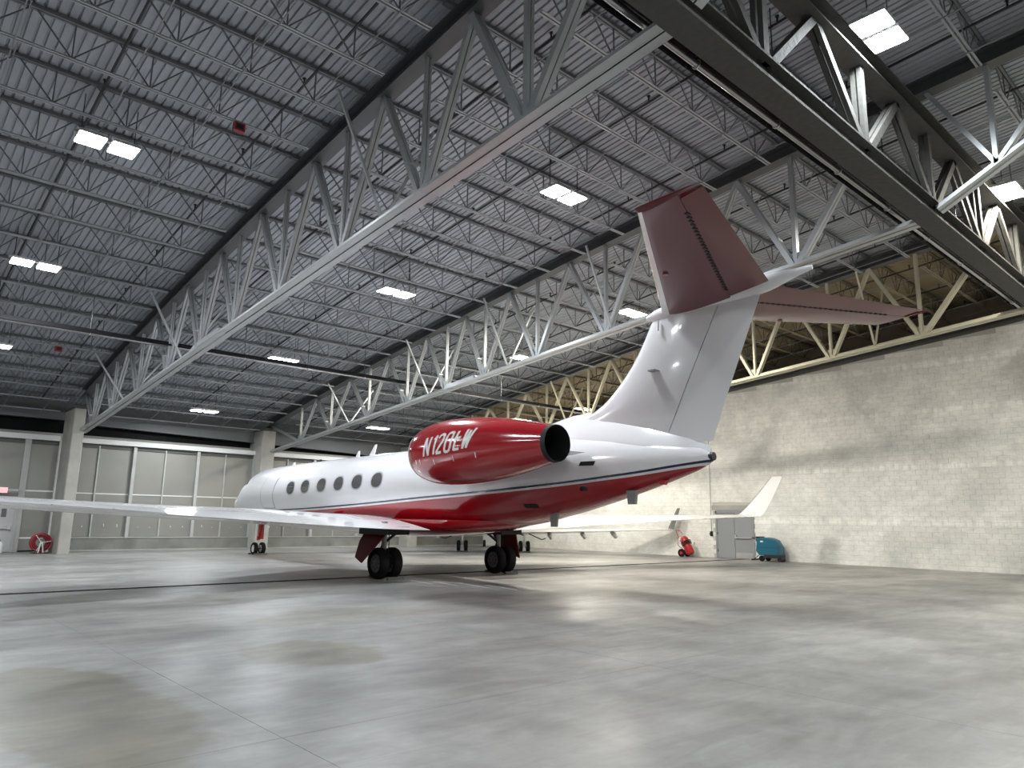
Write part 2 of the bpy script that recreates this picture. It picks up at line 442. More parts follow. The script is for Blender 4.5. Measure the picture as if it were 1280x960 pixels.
bays = [('outer bay', -1.94, 9.14, 0), ('bay over the cabin', 7.2, 9.14, -4), ('bay over the tail', 16.34, 9.14, -5), ('bay above the block wall', 25.48, 8.9, -5)]
JY = lambda k: 8.0 + 1.52 * k
MJ = {}
for bi, (bn, xb, span, k0) in enumerate(bays):
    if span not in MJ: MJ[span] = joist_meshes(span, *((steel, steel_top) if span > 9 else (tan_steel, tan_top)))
    M, nodes, x0, x1, h = MJ[span]
    ks = [k for k in range(k0, 20) if abs(JY(k) - 4.85) > 0.35]
    for i, k in enumerate(ks):
        make_joist(xb, JY(k), M, nodes, f'open-web roof joist in the {bn}, {ORD[len(ks) - 1 - i]} from the hangar doors', 'roof joists in the ' + bn)
    # bridging rods that tie the joists together
    for q, bx in enumerate((1.45, 3.05, 4.85, 6.4, 7.85)):
        X = xb + bx; ya, yb = JY(ks[0]) - 0.5, 37.2
        o = path_bar(X, ya, yb, lambda y: roof(y) - 0.79, 0.02, 0.02).build('bridging_rod', steel_mid)
        tag(o, f'thin bridging angle below joists of the {bn}, {ORD[q]} toward the wall', 'bridging', 'joist bridging')
        if q in (1, 3):
            o = path_bar(X + 0.14, ya, yb, lambda y: roof(y) - 0.10, 0.02, 0.02).build('bridging_rod', steel_mid)
            tag(o, f'upper bridging angle at the deck of the {bn}, {"first" if q == 1 else "second"} row', 'bridging', 'joist bridging')

# sprinkler branch lines
for i in range(0, 11):
    X = 2.75 + 3.08 * i
    if min(abs(X - t) for t in TX) < 0.25 or X > XU - 0.5: continue
    ya, yb = (8 if i == 0 else 5.6) if X < 8 else -1.5, 36.8
    t = thing('sprinkler_pipe', f'black sprinkler branch pipe under the deck, {ORD[i]} counted toward the block wall', 'pipe', (X, 20, roof(20) - 0.24), 0, 'sprinkler branch pipes')
    MB().tube([(0, y - 20, roof(y) - roof(20)) for y in span_pts(ya, yb, 16)], 0.028, 8).build('pipe', blackpipe, t, True)
    hd = MB().tube([(0, 0, 0), (0, 0, 0.13)], 0.02, 6).tube([(0, 0, 0.13), (0, 0, 0.15)], 0.045, 6).mesh('sprinkler_head', blackpipe)
    y = ya + 1.2
    while y < yb:
        put('sprinkler_head', hd, t, (0, y - 20, roof(y) - roof(20))); y += 3.04

# ------------------------------------------------------------------ main trusses
def dbl(b, p, q, wd, ht, gap, up):
    for s in (-1, 1): b.bar(p, q, wd, ht, up, (s * (gap + wd) / 2, 0))
NODES = [[7.64, 10.45, 13.41, 16.37, 19.21, 21.7, 24.5, 27.6, 30.8, 33.6], [7.75, 10.7, 13.77, 16.74, 19.45, 21.7, 24.3, 27.2, 30.5, 33.5], [8.0, 11.01, 13.99, 16.9, 19.8, 22.6, 25.4, 28.3, 31.3, 34.2]]
TN = ['first', 'second', 'third']
TD = ['roof truss nearest the viewer, landing on the column beside the hose reel', 'roof truss in the middle, crossing above the nacelle and behind the fin', 'roof truss alongside the block wall, yellowish, with warm lamp light put into its paint']
for ti, X in enumerate(TX):
    tm = cream_lit_m if ti == 2 else truss_m
    ye = [35.5, 37.2, 37.4][ti]
    t = thing('roof_truss', 'long white-painted steel ' + TD[ti], 'truss', (X, 4.85, 0), 0, 'main roof trusses')
    A = lambda y, z: (0, y - 4.85, z)
    ztop = lambda y: roof(y) - 0.10
    b = MB()   # wide-flange top chord
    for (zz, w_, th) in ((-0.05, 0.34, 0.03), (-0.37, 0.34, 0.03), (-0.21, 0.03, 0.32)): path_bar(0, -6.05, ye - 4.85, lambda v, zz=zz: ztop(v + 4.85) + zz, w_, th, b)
    b.build('top_chord', simple('shadow_grey_chord', (0.075, 0.078, 0.082), 0.5, 0.1), t)  # shading up under the deck is put into the chord's dark grey
    b = MB()   # two angles back to back
    for s in (-1, 1):
        b.bar(A(4.85, low(4.85)), A(ye, low(ye)), 0.17, 0.022, (0, 0, 1), (s * 0.10, -0.06))
        b.bar(A(4.85, low(4.85)), A(ye, low(ye)), 0.022, 0.15, (0, 0, 1), (s * 0.026, 0.0))
        b.bar(A(4.85, low(4.85)), A(ye, low(ye)), 0.012, 0.05, (0, 0, 1), (s * 0.180, -0.04))
    b.build('bottom_chord', tm, t)
    # chord climbing on the camera side of the girder
    b = MB()
    for s in (-1, 1):
        b.bar(A(4.6, 8.28), A(-0.9, 11.2), 0.17, 0.022, (0, 0, 1), (s * 0.10, -0.06)); b.bar(A(4.6, 8.28), A(-0.9, 11.2), 0.022, 0.16, (0, 0, 1), (s * 0.026, 0.0))
    b.build('rising_chord', tm, t)
    nd = NODES[ti]
    tops = [5.6] + [(nd[i] + nd[i + 1]) / 2 for i in range(len(nd) - 1)] + [ye - 0.3]
    for i, y in enumerate(nd):
        zb = low(y) + 0.0; f = 1.25 if i == 0 else 1.0 if i < 4 else 0.85
        for yt in (tops[i], tops[i + 1]):
            b = MB(); dbl(b, A(y + (0.08 if yt > y else -0.08), zb), A(yt, ztop(yt) - 0.38), 0.075 * f, 0.10 * f, 0.022, (0, 1, 0))
            o = b.build('diagonal_web', tm, t)
            if yt > y or i % 2 == 0:
                mid = (Vector(A(y, zb)) * 0.72 + Vector(A(yt, ztop(yt) - 0.38)) * 0.28)
                MB().box((mid.x - 0.10 * f, mid.y - 0.03, mid.z - 0.02), (mid.x + 0.10 * f, mid.y + 0.03, mid.z + 0.02)).build('stitch_plate', tm, t)
        b = MB(); dbl(b, A(y, zb), A(y, ztop(y) - 0.38), 0.05 * f, 0.08 * f, 0.02, (0, 1, 0)); b.build('vertical_web', tm, t)
        MB().box((-0.016, y - 4.85 - 0.22, zb - 0.02), (0.016, y - 4.85 + 0.22, zb + 0.30)).build('gusset_plate', tm, t)
    for y, yt in ((3.46, 1.6), (3.46, 3.46), (3.46, 4.6), (1.3, 1.3), (1.3, 0.2)):
        zb = 8.28 + (4.6 - y) * 0.531
        b = MB(); dbl(b, A(y, zb), A(yt, ztop(yt) - 0.38), 0.07, 0.09, 0.02, (0, 1, 0)); b.build('diagonal_web' if y != yt else 'vertical_web', tm, t)
    # kicker braces up to the joists, on both sides
    for y in ([11.82, 23.1, 29.2], [13.55, 18.2, 22.8, 28.8], [9.5, 18.3, 24.0])[ti]:
        if True:
            for s in (-1, 1):
                MB().bar((0, y - 4.85, low(y)), (s * 1.15, y - 4.85, roof(y) - 0.85), 0.055, 0.055).build('kicker_brace', tm, t)
    # splice plates
    y = 20.6
    MB().bar(A(y - 0.8, low(y - 0.8) + 0.01), A(y + 0.8, low(y + 0.8) + 0.01), 0.40, 0.15).build('splice_plate', tm, t)

# ------------------------------------------------------------------ dark girder truss across the trusses
GY = 4.77
g = thing('girder_truss', 'massive dark girder truss crossing overhead, carrying the ends of the lighter roof trusses', 'girder', (16, GY, 0))
b = MB(); b.box((-22, -0.22, 8.02), (15.55, 0.22, 8.07)); b.box((-22, -0.20, 8.40), (15.55, 0.20, 8.44)); b.box((-22, -0.03, 8.07), (15.55, 0.03, 8.40))
b.build('bottom_chord', rough_steel, g)
b = MB(); b.box((-22, -0.22, 10.44), (15.55, 0.22, 10.48)); b.box((-22, -0.22, 10.08), (15.55, 0.22, 10.12)); b.box((-22, -0.03, 10.12), (15.55, 0.03, 10.44))
b.build('top_chord', rough_steel, g)
gn = [9.3 - 7.2, 9.3 - 3.6, 9.3, 12.95, 16.45, 19.9, 23.4, 27.0, 30.2]
for i, x in enumerate(gn):
    for xt in (x - 1.78, x, x + 1.78):
        b = MB(); dbl(b, (x - 16 + (xt - x) * 0.05, 0, 8.40), (min(xt, 31.4) - 16, 0, 10.10), 0.085, 0.15, 0.03, (1, 0, 0))
        b.build('vertical_web' if xt == x else 'diagonal_web', rough_steel, g)
    MB().box((x - 16 - 0.3, -0.02, 8.38), (x - 16 + 0.3, 0.02, 8.75)).build('gusset_plate', rough_steel, g)

# ------------------------------------------------------------------ radiant tube heaters
def heater(y, z, xa, xb, label):
    t = thing('tube_heater', label, 'heater', ((xa + xb) / 2, y, z), 0, 'radiant tube heaters')
    c = (xa + xb) / 2
    MB().tube([(xa - c, 0, 0), (xb - c, 0, 0)], 0.055, 12).build('radiant_tube', simple('heater_tube_metal', (0.35, 0.35, 0.36), 0.25, 0.8), t, True)
    MB().prism([(-0.15, -0.02), (-0.09, 0.10), (0.09, 0.10), (0.15, -0.02), (0.16, -0.01), (0.10, 0.12), (-0.10, 0.12), (-0.16, -0.01)], 'x', xa - c, xb - c).build('reflector', heater_m, t)
    x = xa + 0.5
    while x < xb:
        MB().tube([(x - c, 0, 0.1), (x - c, 0, roof(y) - 0.78 - z)], 0.012, 6).build('hanger_rod', blackpipe, t)
        MB().tube([(x - c, 0.07 * math.cos(a), 0.07 * math.sin(a)) for a in [k * math.pi / 5 for k in range(11)]], 0.008, 5).build('clamp_ring', bare_m, t)
        x += 2.4
heater(5.38, 8.36, -4, 31, 'black radiant tube heater with bright tube running beside the dark girder')
heater(24.6, 7.07, -10, 31, 'long black radiant tube heater passing through the trusses toward the hangar doors')

# ------------------------------------------------------------------ lights
def fixture(x, y, z, warm, label, power=1.0, group='high bay lights'):
    t = thing('high_bay_light', label, 'lamp', (x, y, z), 0, group)
    t.rotation_euler = (0, 0, 0)
    MB().box((-0.62, -0.05, 0.06), (0.62, 0.05, 0.12)).build('mounting_bar', lens_body, t)
    for s in (-1, 1):
        MB().box((s * 0.31 - 0.26, -0.30, 0.0), (s * 0.31 + 0.26, 0.30, 0.06)).build('housing', lens_body, t)
        MB().box((s * 0.31 - 0.24, -0.28, -0.02), (s * 0.31 + 0.24, 0.28, -0.001)).build('lens', lens_warm if warm else lens_cool, t)
    for s in (-1, 1): MB().tube([(s * 0.5, 0, 0.12), (s * 0.5, 0, roof(y) - z - 0.02)], 0.01, 5).build('hanger_rod', blackpipe, t)
    ld = bpy.data.lights.new('lamp_light', 'AREA'); ld.shape = 'RECTANGLE'; ld.size = 1.1; ld.size_y = 0.55
    ld.energy = LIGHT_W * power; ld.spread = math.radians(180 if warm else 168); ld.color = (1.0, 0.94, 0.82) if warm else (0.91, 0.96, 1.0)
    lo = bpy.data.objects.new('lamp_light', ld); COL.objects.link(lo); lo.parent = t; lo.location = (0, 0, -0.03)
LZ = lambda y: roof(y) - 0.98
FX = [(3.08, 16.05, 0, 'twin-panel high bay light beyond the red alarm box, nearer of two by the frame edge', 1.0),
      (3.02, 22.7, 0, 'twin-panel high bay light at the frame edge above the long tube heater', 1.0),
      (12.4, 11.8, 0, 'twin-panel high bay light high beside the red tailplane tip', 1.0),
      (12.3, 19.15, 0, 'twin-panel high bay light between the two long trusses, above the cabin', 1.0),
      (12.0, 26.6, 0, 'twin-panel high bay light touching the long black tube heater', 1.0),
      (11.8, 34.1, 0, 'small far twin-panel light in front of the hangar doors by the first column', 0.8),
      (20.55, 16.1, 1, 'warm twin-panel light glowing just beside the top of the fin', 2.5),
      (20.6, 21.9, 1, 'warm twin-panel light just above the middle truss bottom chord', 2.5),
      (20.95, 33.8, 0, 'small far twin-panel light above the cabin roof, past the second column', 0.8),
      (29.5, 26.5, 1, 'warm twin-panel light low in the tan bay between nacelle and fin', 1.2),
      (12.45, 4.15, 0, 'big glaring twin-panel light beyond the dark girder', 1.0),
      (21.3, 4.35, 1, 'glaring warm twin-panel light under the chord at the frame edge', 2.6)]
for x, y, wm, lb, pw in FX: fixture(x, y, LZ(y) - (0.0 if y > 6 else 0.25), wm, lb, pw)
for i, (x, y, wm) in enumerate([(3.0, 8.3, 0), (3.0, 0.5, 0), (3.0, -7, 0), (12.4, -3.5, 0), (12.4, -10, 0), (21.2, -3.5, 0), (28.5, 1.0, 1), (28.5, -6.5, 1), (-6, 20, 0), (-6, 30, 0), (-6, 8, 0), (-6, -3, 0), (3.0, 29.5, 0)]):  # unseen lamps added to light the hangar evenly
    if (x, y) == (3.0, 8.3): continue
    fixture(x, y, LZ(y), wm, 'added twin-panel high bay light, unseen, lighting the rest of the hangar', 1.0, 'added high bay lights outside the frame')

# ------------------------------------------------------------------ hangar door wall
yd = YD
struct(MB().box((XL, YD + 0.5, 0.0), (XU, YD + 0.8, 5.2)).build('wall_front', plain_m))
def column(xa, xb, ya, yb, zt, cap=True):
    b = MB(); c = 0.03
    b.prism([(xa + c, ya), (xb - c, ya), (xb, ya + c), (xb, yb), (xa, yb), (xa, ya + c)], 'z', 0, zt)
    o = struct(b.build('column', concrete))
    MB().box((xa - 0.02, ya - 0.02, zt - 0.02), (xb + 0.02, yb, zt + 0.04)).build('bearing_plate', ledge_m, o)
    return o
column(6.76, 7.20, 34.9, 36.7, 6.05)
column(15.72, 16.42, 36.5, 38.2, 6.05)
column(25.0, 25.7, 36.5, 38.2, 5.95)
MB_f = MB().loft([[(7.0, YD + 0.1, 5.70), (7.0, YD + 0.4, 5.70), (7.0, YD + 0.4, 6.15), (7.0, YD + 0.1, 6.15)],
                  [(31.6, YD + 0.1, 5.10), (31.6, YD + 0.4, 5.10), (31.6, YD + 0.4, 6.0), (31.6, YD + 0.1, 6.0)]])
MB_f.loft([[(7.0, YD + 0.02, 5.68), (7.0, YD + 0.4, 5.68), (7.0, YD + 0.4, 5.74), (7.0, YD + 0.02, 5.74)],
                  [(31.6, YD + 0.02, 5.08), (31.6, YD + 0.4, 5.08), (31.6, YD + 0.4, 5.14), (31.6, YD + 0.02, 5.14)]])
MB_f.box((XL, YD + 0.1, 5.80), (7.0, YD + 0.4, 6.15)); MB_f.box((XL, YD + 0.02, 5.78), (7.0, YD + 0.4, 5.84))
MB_f.box((XL, YD + 0.45, 5.9), (XU, YD + 0.6, 8.2))
struct(MB_f.build('trim_3', fascia_m))
for n_, (xa, xb) in enumerate([(XL, 6.8), (7.28, 15.86), (16.46, 25.2), (25.8, XR)]):
    wdo = struct(MB().box((xa, YD + 0.55, 4.9), (xb, YD + 0.58, 6.4)).build(f'window_{n_ + 1}', night_m))
    tr = struct(MB().box((xa, YD - 0.22, 4.80), (xb, YD + 0.02, 5.02)).build(f'trim_{n_ + 4}', header_m))
    MB().box((xa, YD - 0.02, 4.62), (xb, YD + 0.10, 4.80)).build('dark_track', ledge_m, tr)  # dark strip below the header, above the door leaves
# concrete curb
for n_, (xa, xb) in enumerate([(7.28, 15.86), (16.46, 25.2), (25.8, XR)]):
    cb = struct(MB().box((xa, YD - 0.12, 0), (xb, YD + 0.3, 0.565)).build('baseboard_front' if n_ == 0 else f'baseboard_front_{n_ + 1}', curb_m))
    MB().box((xa, YD - 0.15, 0.565), (xb, YD + 0.3, 0.60)).build('curb_cap', simple('curb_cap_paint', (0.5, 0.5, 0.47), 0.7), cb)
    MB().box((xa, YD - 0.32, 0.0), (xb, YD - 0.12, 0.05)).build('curb_foot', concrete, cb)
dn = [0]
def leaf(xa, xm, xb, z0=0.60, dy=0.0, zt=4.68, rail=2.55):
    dn[0] += 1
    t = struct(bpy.data.objects.new(f'door_{dn[0]}', None)); COL.objects.link(t); t.location = (xa, YD + dy, 0)
    X = lambda v: v - xa
    for (p, q) in ((xa, xm), (xm, xb)):
        a = 0.06 if p == xa else 0.03; c = 0.06 if q == xb else 0.03
        for (z, z2) in ((z0 + 0.02, rail - 0.02), (rail + 0.02, zt)):
            MB().box((X(p) + a, 0.04 + random.random() * 0.01, z), (X(q) - c, 0.09, z2)).build('door_panel', panel_m, t)
        MB().box((X(p) + a, 0.02, rail - 0.025), (X(q) - c, 0.07, rail + 0.025)).build('mid_rail', header_m, t)
        for q2 in (0.35, 0.72):
            MB().tube([(X(p) + (q - p) * q2, 0.038, z0 + 0.42 + 0.2 * random.random()), (X(p) + (q - p) * q2, 0.02, z0 + 0.45)], 0.022, 8).build('rivet_plate', bare_m, t)
    MB().box((X(xm) - 0.03, -0.03, z0), (X(xm) + 0.03, 0.08, zt + 0.05)).build('mullion', stile_m, t)
    MB().box((X(xb) - 0.09, -0.16, z0), (X(xb) + 0.05, 0.08, zt + 0.08)).build('stile', stile_m, t)
leaf(7.2, 8.45, 9.96); leaf(9.96, 11.36, 12.89); leaf(12.89, 14.27, 15.8)
leaf(16.46, 17.66, 19.22); leaf(19.22, 20.6, 22.1); leaf(22.1, 23.6, 25.1); leaf(25.8, 27.2, 28.7); leaf(28.7, 30.1, 31.55)
# left bay: full height leaves with a personnel door
def leaf_left(xa, xb):
    dn[0] += 1
    t = struct(bpy.data.objects.new(f'door_{dn[0]}', None)); COL.objects.link(t); t.location = (xa, YD, 0)
    for (z, z2) in ((0.06, 0.55), (0.60, 2.55), (2.62, 4.75)):
        MB().box((0.1, 0.04, z), (xb - xa - 0.1, 0.09, z2)).build('door_panel', panel_m, t)
    for z in (0.575, 2.585): MB().box((0.1, 0.02, z - 0.03), (xb - xa - 0.1, 0.08, z + 0.03)).build('mid_rail', header_m, t)
    MB().box((-0.02, -0.12, 0.0), (0.10, 0.08, 4.95)).build('stile', stile_m, t)
    MB().box((xb - xa - 0.12, -0.10, 0.0), (xb - xa, 0.08, 4.95)).build('stile', stile_m, t)
    return t
leaf_left(5.66, 6.93)
for xa in (2.9, 0.0, -2.9, -5.8, -8.7): leaf_left(xa, xa + (2.75 if xa > 2 else 2.9))
# gap seal and narrow pale stile between the leaf and the first column
sg = struct(MB().box((6.93, YD + 0.05, 0), (7.02, YD + 0.12, 5.0)).build('trim_9', soot_m))
# personnel door with push bar at the left edge
pd = struct(MB().box((4.45, YD - 0.10, 0.02), (5.48, YD - 0.02, 2.12)).build('door_20', simple('pale_personnel_door', (0.46, 0.47, 0.46), 0.45)))
MB().box((4.6, YD - 0.20, 0.96), (5.36, YD - 0.14, 1.03)).build('push_bar', bare_m, pd)
MB().box((5.28, YD - 0.22, 0.94), (5.40, YD - 0.10, 1.10)).build('bar_end', bare_m, pd)
MB().box((5.02, YD - 0.115, 1.45), (5.20, YD - 0.10, 1.80)).build('vision_pane', glass_m, pd)
MB().box((5.48, YD - 0.14, 0.0), (5.58, YD + 0.02, 2.25)).build('jamb', stile_m, pd)
MB().box((4.3, YD - 0.14, 2.14), (5.60, YD + 0.02, 2.32)).build('head_jamb', stile_m, pd)
es = thing('exit_sign', 'small red-lit exit sign on a bracket above the personnel door', 'sign', (4.95, YD - 0.2, 2.45))
MB().box((-0.17, -0.03, 0.0), (0.17, 0.03, 0.24)).build('housing', signred, es)
MB().box((-0.16, -0.036, 0.012), (0.16, -0.029, 0.228)).build('red_face', exit_m, es)
MB().box((0.17, -0.01, 0.14), (0.66, 0.01, 0.18)).build('bracket', stile_m, es); MB().box((0.17, -0.01, 0.04), (0.66, 0.01, 0.07)).build('bracket', stile_m, es)
# EXIT letters
def stroke(b, p, q, wd, y): b.bar((p[0], y, p[1]), (q[0], y, q[1]), 0.004, wd, (0, 0, 1)) if abs(p[0] - q[0]) > 1e-5 else b.box((p[0] - wd / 2, y - 0.002, min(p[1], q[1])), (p[0] + wd / 2, y + 0.002, max(p[1], q[1])))
GL = {'E': [((0, 0), (0, 1)), ((0, .06), (.8, .06)), ((0, .5), (.7, .5)), ((0, .94), (.8, .94))], 'X': [((0, 0), (.8, 1)), ((0, 1), (.8, 0))], 'I': [((.3, 0), (.3, 1))], 'T': [((.4, 0), (.4, 1)), ((0, .94), (.85, .94))]}
b = MB(); cx = -0.125
for ch in 'EXIT':
    for p, q in GL[ch]: stroke(b, (cx + p[0] * 0.055, 0.05 + p[1] * 0.14), (cx + q[0] * 0.055, 0.05 + q[1] * 0.14), 0.014, -0.039)
    cx += 0.068
b.build('lettering', simple('sign_white', (0.85, 0.8, 0.8), 0.5), es)

# hose reel
hr = thing('hose_reel', 'red hose reel with pale spokes standing beside the first column', 'hose reel', (6.32, 35.9, 0))
def ring(b, r, rt, y, n=28, c=(0, 0.44), m_=8):
    b.loft([[( c[0] + (r + rt * math.cos(a)) * math.cos(t), y + rt * math.sin(a), c[1] + (r + rt * math.cos(a)) * math.sin(t)) for a in [2 * math.pi * k / m_ for k in range(m_)]] for t in [2 * math.pi * k / n for k in range(n + 1)]], cap0=False, cap1=False)
b = MB(); ring(b, 0.37, 0.022, -0.14); b.build('rim', reelred, hr, True)
b = MB(); ring(b, 0.37, 0.022, 0.14); b.build('rim', reelred, hr, True)
b = MB()
for k, y in enumerate((-0.08, -0.02, 0.04, 0.10)): ring(b, 0.29, 0.034, y); ring(b, 0.22, 0.034, y)
stuff(b.build('coiled_hose', simple('dark_red_hose', (0.20, 0.012, 0.02), 0.6), hr, True))
for a in (0.15, 2.2, 4.3): MB().bar((0, -0.15, 0.44), (0.36 * math.cos(a), -0.15, 0.44 + 0.36 * math.sin(a)), 0.03, 0.02).build('spoke', header_m, hr)
MB().tube([(0, -0.19, 0.44), (0, 0.18, 0.44)], 0.05, 12).build('hub', header_m, hr, True)
for s in (-0.09, 0.09): MB().bar((s, -0.19, 0.0), (s * 0.4, -0.19, 0.42), 0.045, 0.02, (0, 1, 0)).build('stand_leg', header_m, hr)
MB().box((-0.3, -0.24, 0), (0.3, 0.2, 0.03)).build('base_plate', dark_m, hr)
ce2 = thing('extinguisher', 'white bottle standing on the floor by the personnel door', 'bottle', (4.98, 36.6, 0))
MB().loft([[(r * math.cos(t), r * math.sin(t), z) for t in [2 * math.pi * k / 16 for k in range(16)]] for z, r in ((0, .13), (.02, .15), (.34, .15), (.42, .11), (.47, .05))]).build('bottle_body', simple('white_plastic', (0.75, 0.75, 0.72), 0.4), ce2, True)
MB().tube([(0, 0, 0.47), (0, 0, 0.53)], 0.045, 10).build('cap', dark_m, ce2)
# red horn/strobes on the joists
for (x, y, lb) in ((5.03, JY(4), 'small red alarm box hung under a joist near the first truss'), (4.92, 29.28, 'tiny dark red alarm box under a far joist above the doors')):
    t = thing('alarm_box', lb, 'alarm', (x, y, roof(y) - 0.80))
    MB().box((-0.11, -0.06, -0.16), (0.11, 0.06, 0.02)).build('housing', horn_m, t); MB().box((-0.07, -0.075, -0.12), (0.07, -0.055, -0.02)).build('grille', dark_m, t)

# ------------------------------------------------------------------ right wall things
dd = struct(bpy.data.objects.new('door_30', None)); COL.objects.link(dd); dd.location = (XR, 18.8, 0)
MB().box((-0.05, -1.02, 0), (0.02, -0.93, 2.22)).build('jamb', doorgrey, dd); MB().box((-0.05, 0.93, 0), (0.02, 1.02, 2.22)).build('jamb', doorgrey, dd)
MB().box((-0.05, -1.02, 2.13), (0.02, 1.02, 2.24)).build('head_jamb', doorgrey, dd)
MB().box((-0.02, 0.01, 0.01), (0.03, 0.93, 2.13)).build('door_leaf', doorgrey, dd); MB().box((-0.02, -0.93, 0.01), (0.03, -0.01, 2.13)).build('door_leaf', doorgrey, dd)
MB().box((-0.035, -0.92, 0.03), (-0.02, -0.03, 0.30)).build('kick_plate', bare_m, dd)
MB().box((-0.12, -0.90, 0.95), (-0.06, -0.06, 1.02)).build('push_bar', bare_m, dd); MB().box((-0.10, -0.12, 0.93), (-0.02, -0.03, 1.12)).build('latch_box', bare_m, dd)
for z in (0.3, 1.1, 1.9): MB().box((-0.04, 0.90, z), (-0.015, 0.95, z + 0.12)).build('hinge', dark_m, dd)
struct(MB().box((XR - 0.03, 17.6, 2.27), (XR + 0.02, 20.0, 2.50)).build('lintel', lintel_m))
cd = thing('wall_conduit', 'thin grey conduit running down the block wall to a small box by the double door', 'conduit', (XR - 0.03, 20.05, 0))
MB().tube([(0, 0, 1.25), (0, 0, 7.6)], 0.014, 6).build('pipe', grey_p, cd); MB().box((-0.05, -0.06, 1.02), (0.02, 0.06, 1.25)).build('junction_box', dark_m, cd)
MB().box((-0.08, -0.09, 1.10), (-0.04, 0.09, 1.14)).build('handle', dark_m, cd)
# teal floor scrubber
fs = thing('floor_scrubber', 'teal walk-behind floor scrubber parked against the block wall beside the double door', 'floor scrubber', (30.95, 16.75, 0), 0.0)
prof = [(-0.62, .30), (-0.60, .62), (-0.42, .93), (-0.15, 1.03), (0.10, 1.05), (0.46, 1.0), (0.50, .90), (0.44, .86), (0.50, .45), (0.34, .26)]
b = MB(); b.loft([[(x, -0 + y * s, z0 + (z - z0) * s2) for y, z in prof] for x, s, s2, z0 in ((-0.30, 0.93, 0.95, .6), (-0.25, 1, 1, .6), (0.25, 1, 1, .6), (0.30, 0.93, 0.95, .6))])
b.build('tank', teal_m, fs, True)
MB().box((-0.31, -0.58, 0.60), (0.31, 0.44, 0.615)).build('tank_seam', simple('dark_teal', (0.004, 0.06, 0.1), 0.5), fs)
MB().tube([(-0.30, 0.44, 0.95), (-0.30, 0.62, 1.02), (0.30, 0.62, 1.02), (0.30, 0.44, 0.95)], 0.02, 8).build('handle_bar', dark_m, fs, True)
MB().box((-0.22, 0.30, 1.0), (0.22, 0.50, 1.08)).build('control_panel', dark_m, fs)
MB().box((-0.32, -0.60, 0.16), (0.32, 0.10, 0.30)).build('brush_deck', dark_m, fs)
for s in (-1, 1): MB().tube([(s * 0.24, 0.2, 0.13), (s * 0.31, 0.2, 0.13)], 0.13, 16).build('wheel', tyre_m, fs, True)
MB().tube([(-0.4, 0.62, 0.06), (-0.2, 0.74, 0.06), (0.2, 0.74, 0.06), (0.4, 0.62, 0.06)], 0.035, 8).build('squeegee', dark_m, fs, True)
MB().tube([(0, 0.5, 0.25), (0, 0.72, 0.09)], 0.02, 6).build('squeegee_arm', dark_m, fs)
MB().box((-0.306, 0.10, 0.84), (-0.298, 0.24, 0.90)).build('badge', header_m, fs)
MB().tube([(-0.18, -0.58, 0.10), (0.18, -0.58, 0.10)], 0.10, 14).build('brush_roller', dark_m, fs, True)
# wheeled fire extinguisher
we = thing('wheeled_extinguisher', 'red wheeled fire extinguisher leaning back on its cart at the block wall', 'fire extinguisher', (30.95, 21.1, 0), 0.0)
tl = Matrix.Translation((0, -0.25, 0.20)) @ Matrix.Rotation(-0.50, 4, 'X')
def TV(p): return tuple(tl @ Vector(p))
MB().loft([[TV((r * math.cos(t), r * math.sin(t), z)) for t in [2 * math.pi * k / 18 for k in range(18)]] for z, r in ((-.08, .10), (-.04, .17), (.02, .19), (.72, .19), (.82, .15), (.88, .07))]).build('cylinder', fire_red, we, True)
MB().tube([TV((0, 0, .86)), TV((0, 0, 1.0))], 0.05, 10).build('valve', bare_m, we, True)
MB().tube([TV((-.2, .12, 0)), TV((-.2, .12, 1.15)), TV((-.14, .12, 1.28)), TV((.14, .12, 1.28)), TV((.2, .12, 1.15)), TV((.2, .12, 0))], 0.018, 8).build('cart_frame', fire_red, we, True)
for s in (-1, 1):
    MB().tube([(s * 0.21, 0.12, 0.19), (s * 0.29, 0.12, 0.19)], 0.19, 20).build('wheel', tyre_m, we, True)
    MB().tube([(s * 0.205, 0.12, 0.19), (s * 0.295, 0.12, 0.19)], 0.08, 12).build('wheel_hub', fire_red, we, True)
b = MB()
for k, z in enumerate((0.45, 0.52, 0.59)): ring(b, 0.0, 0.0, 0, n=1) if False else b.loft([[TV(((0.235 + 0.022 * math.cos(a)) * math.cos(t), (0.235 + 0.022 * math.cos(a)) * math.sin(t), z + 0.022 * math.sin(a))) for a in [2 * math.pi * q / 6 for q in range(6)]] for t in [2 * math.pi * q / 20 for q in range(21)]], cap0=False, cap1=False)
b.build('hose', dark_m, we, True)
MB().tube([(0, 0.12, 0.3), (0, 0.48, 0.52), (0, 0.52, 0.9), (0, 0.30, 1.0)], 0.014, 6).build('loop_hose', fire_red, we, True)
MB().box((-0.08, -0.46, 0.60), (0.08, -0.44, 0.72)).build('instruction_plate', header_m, we)

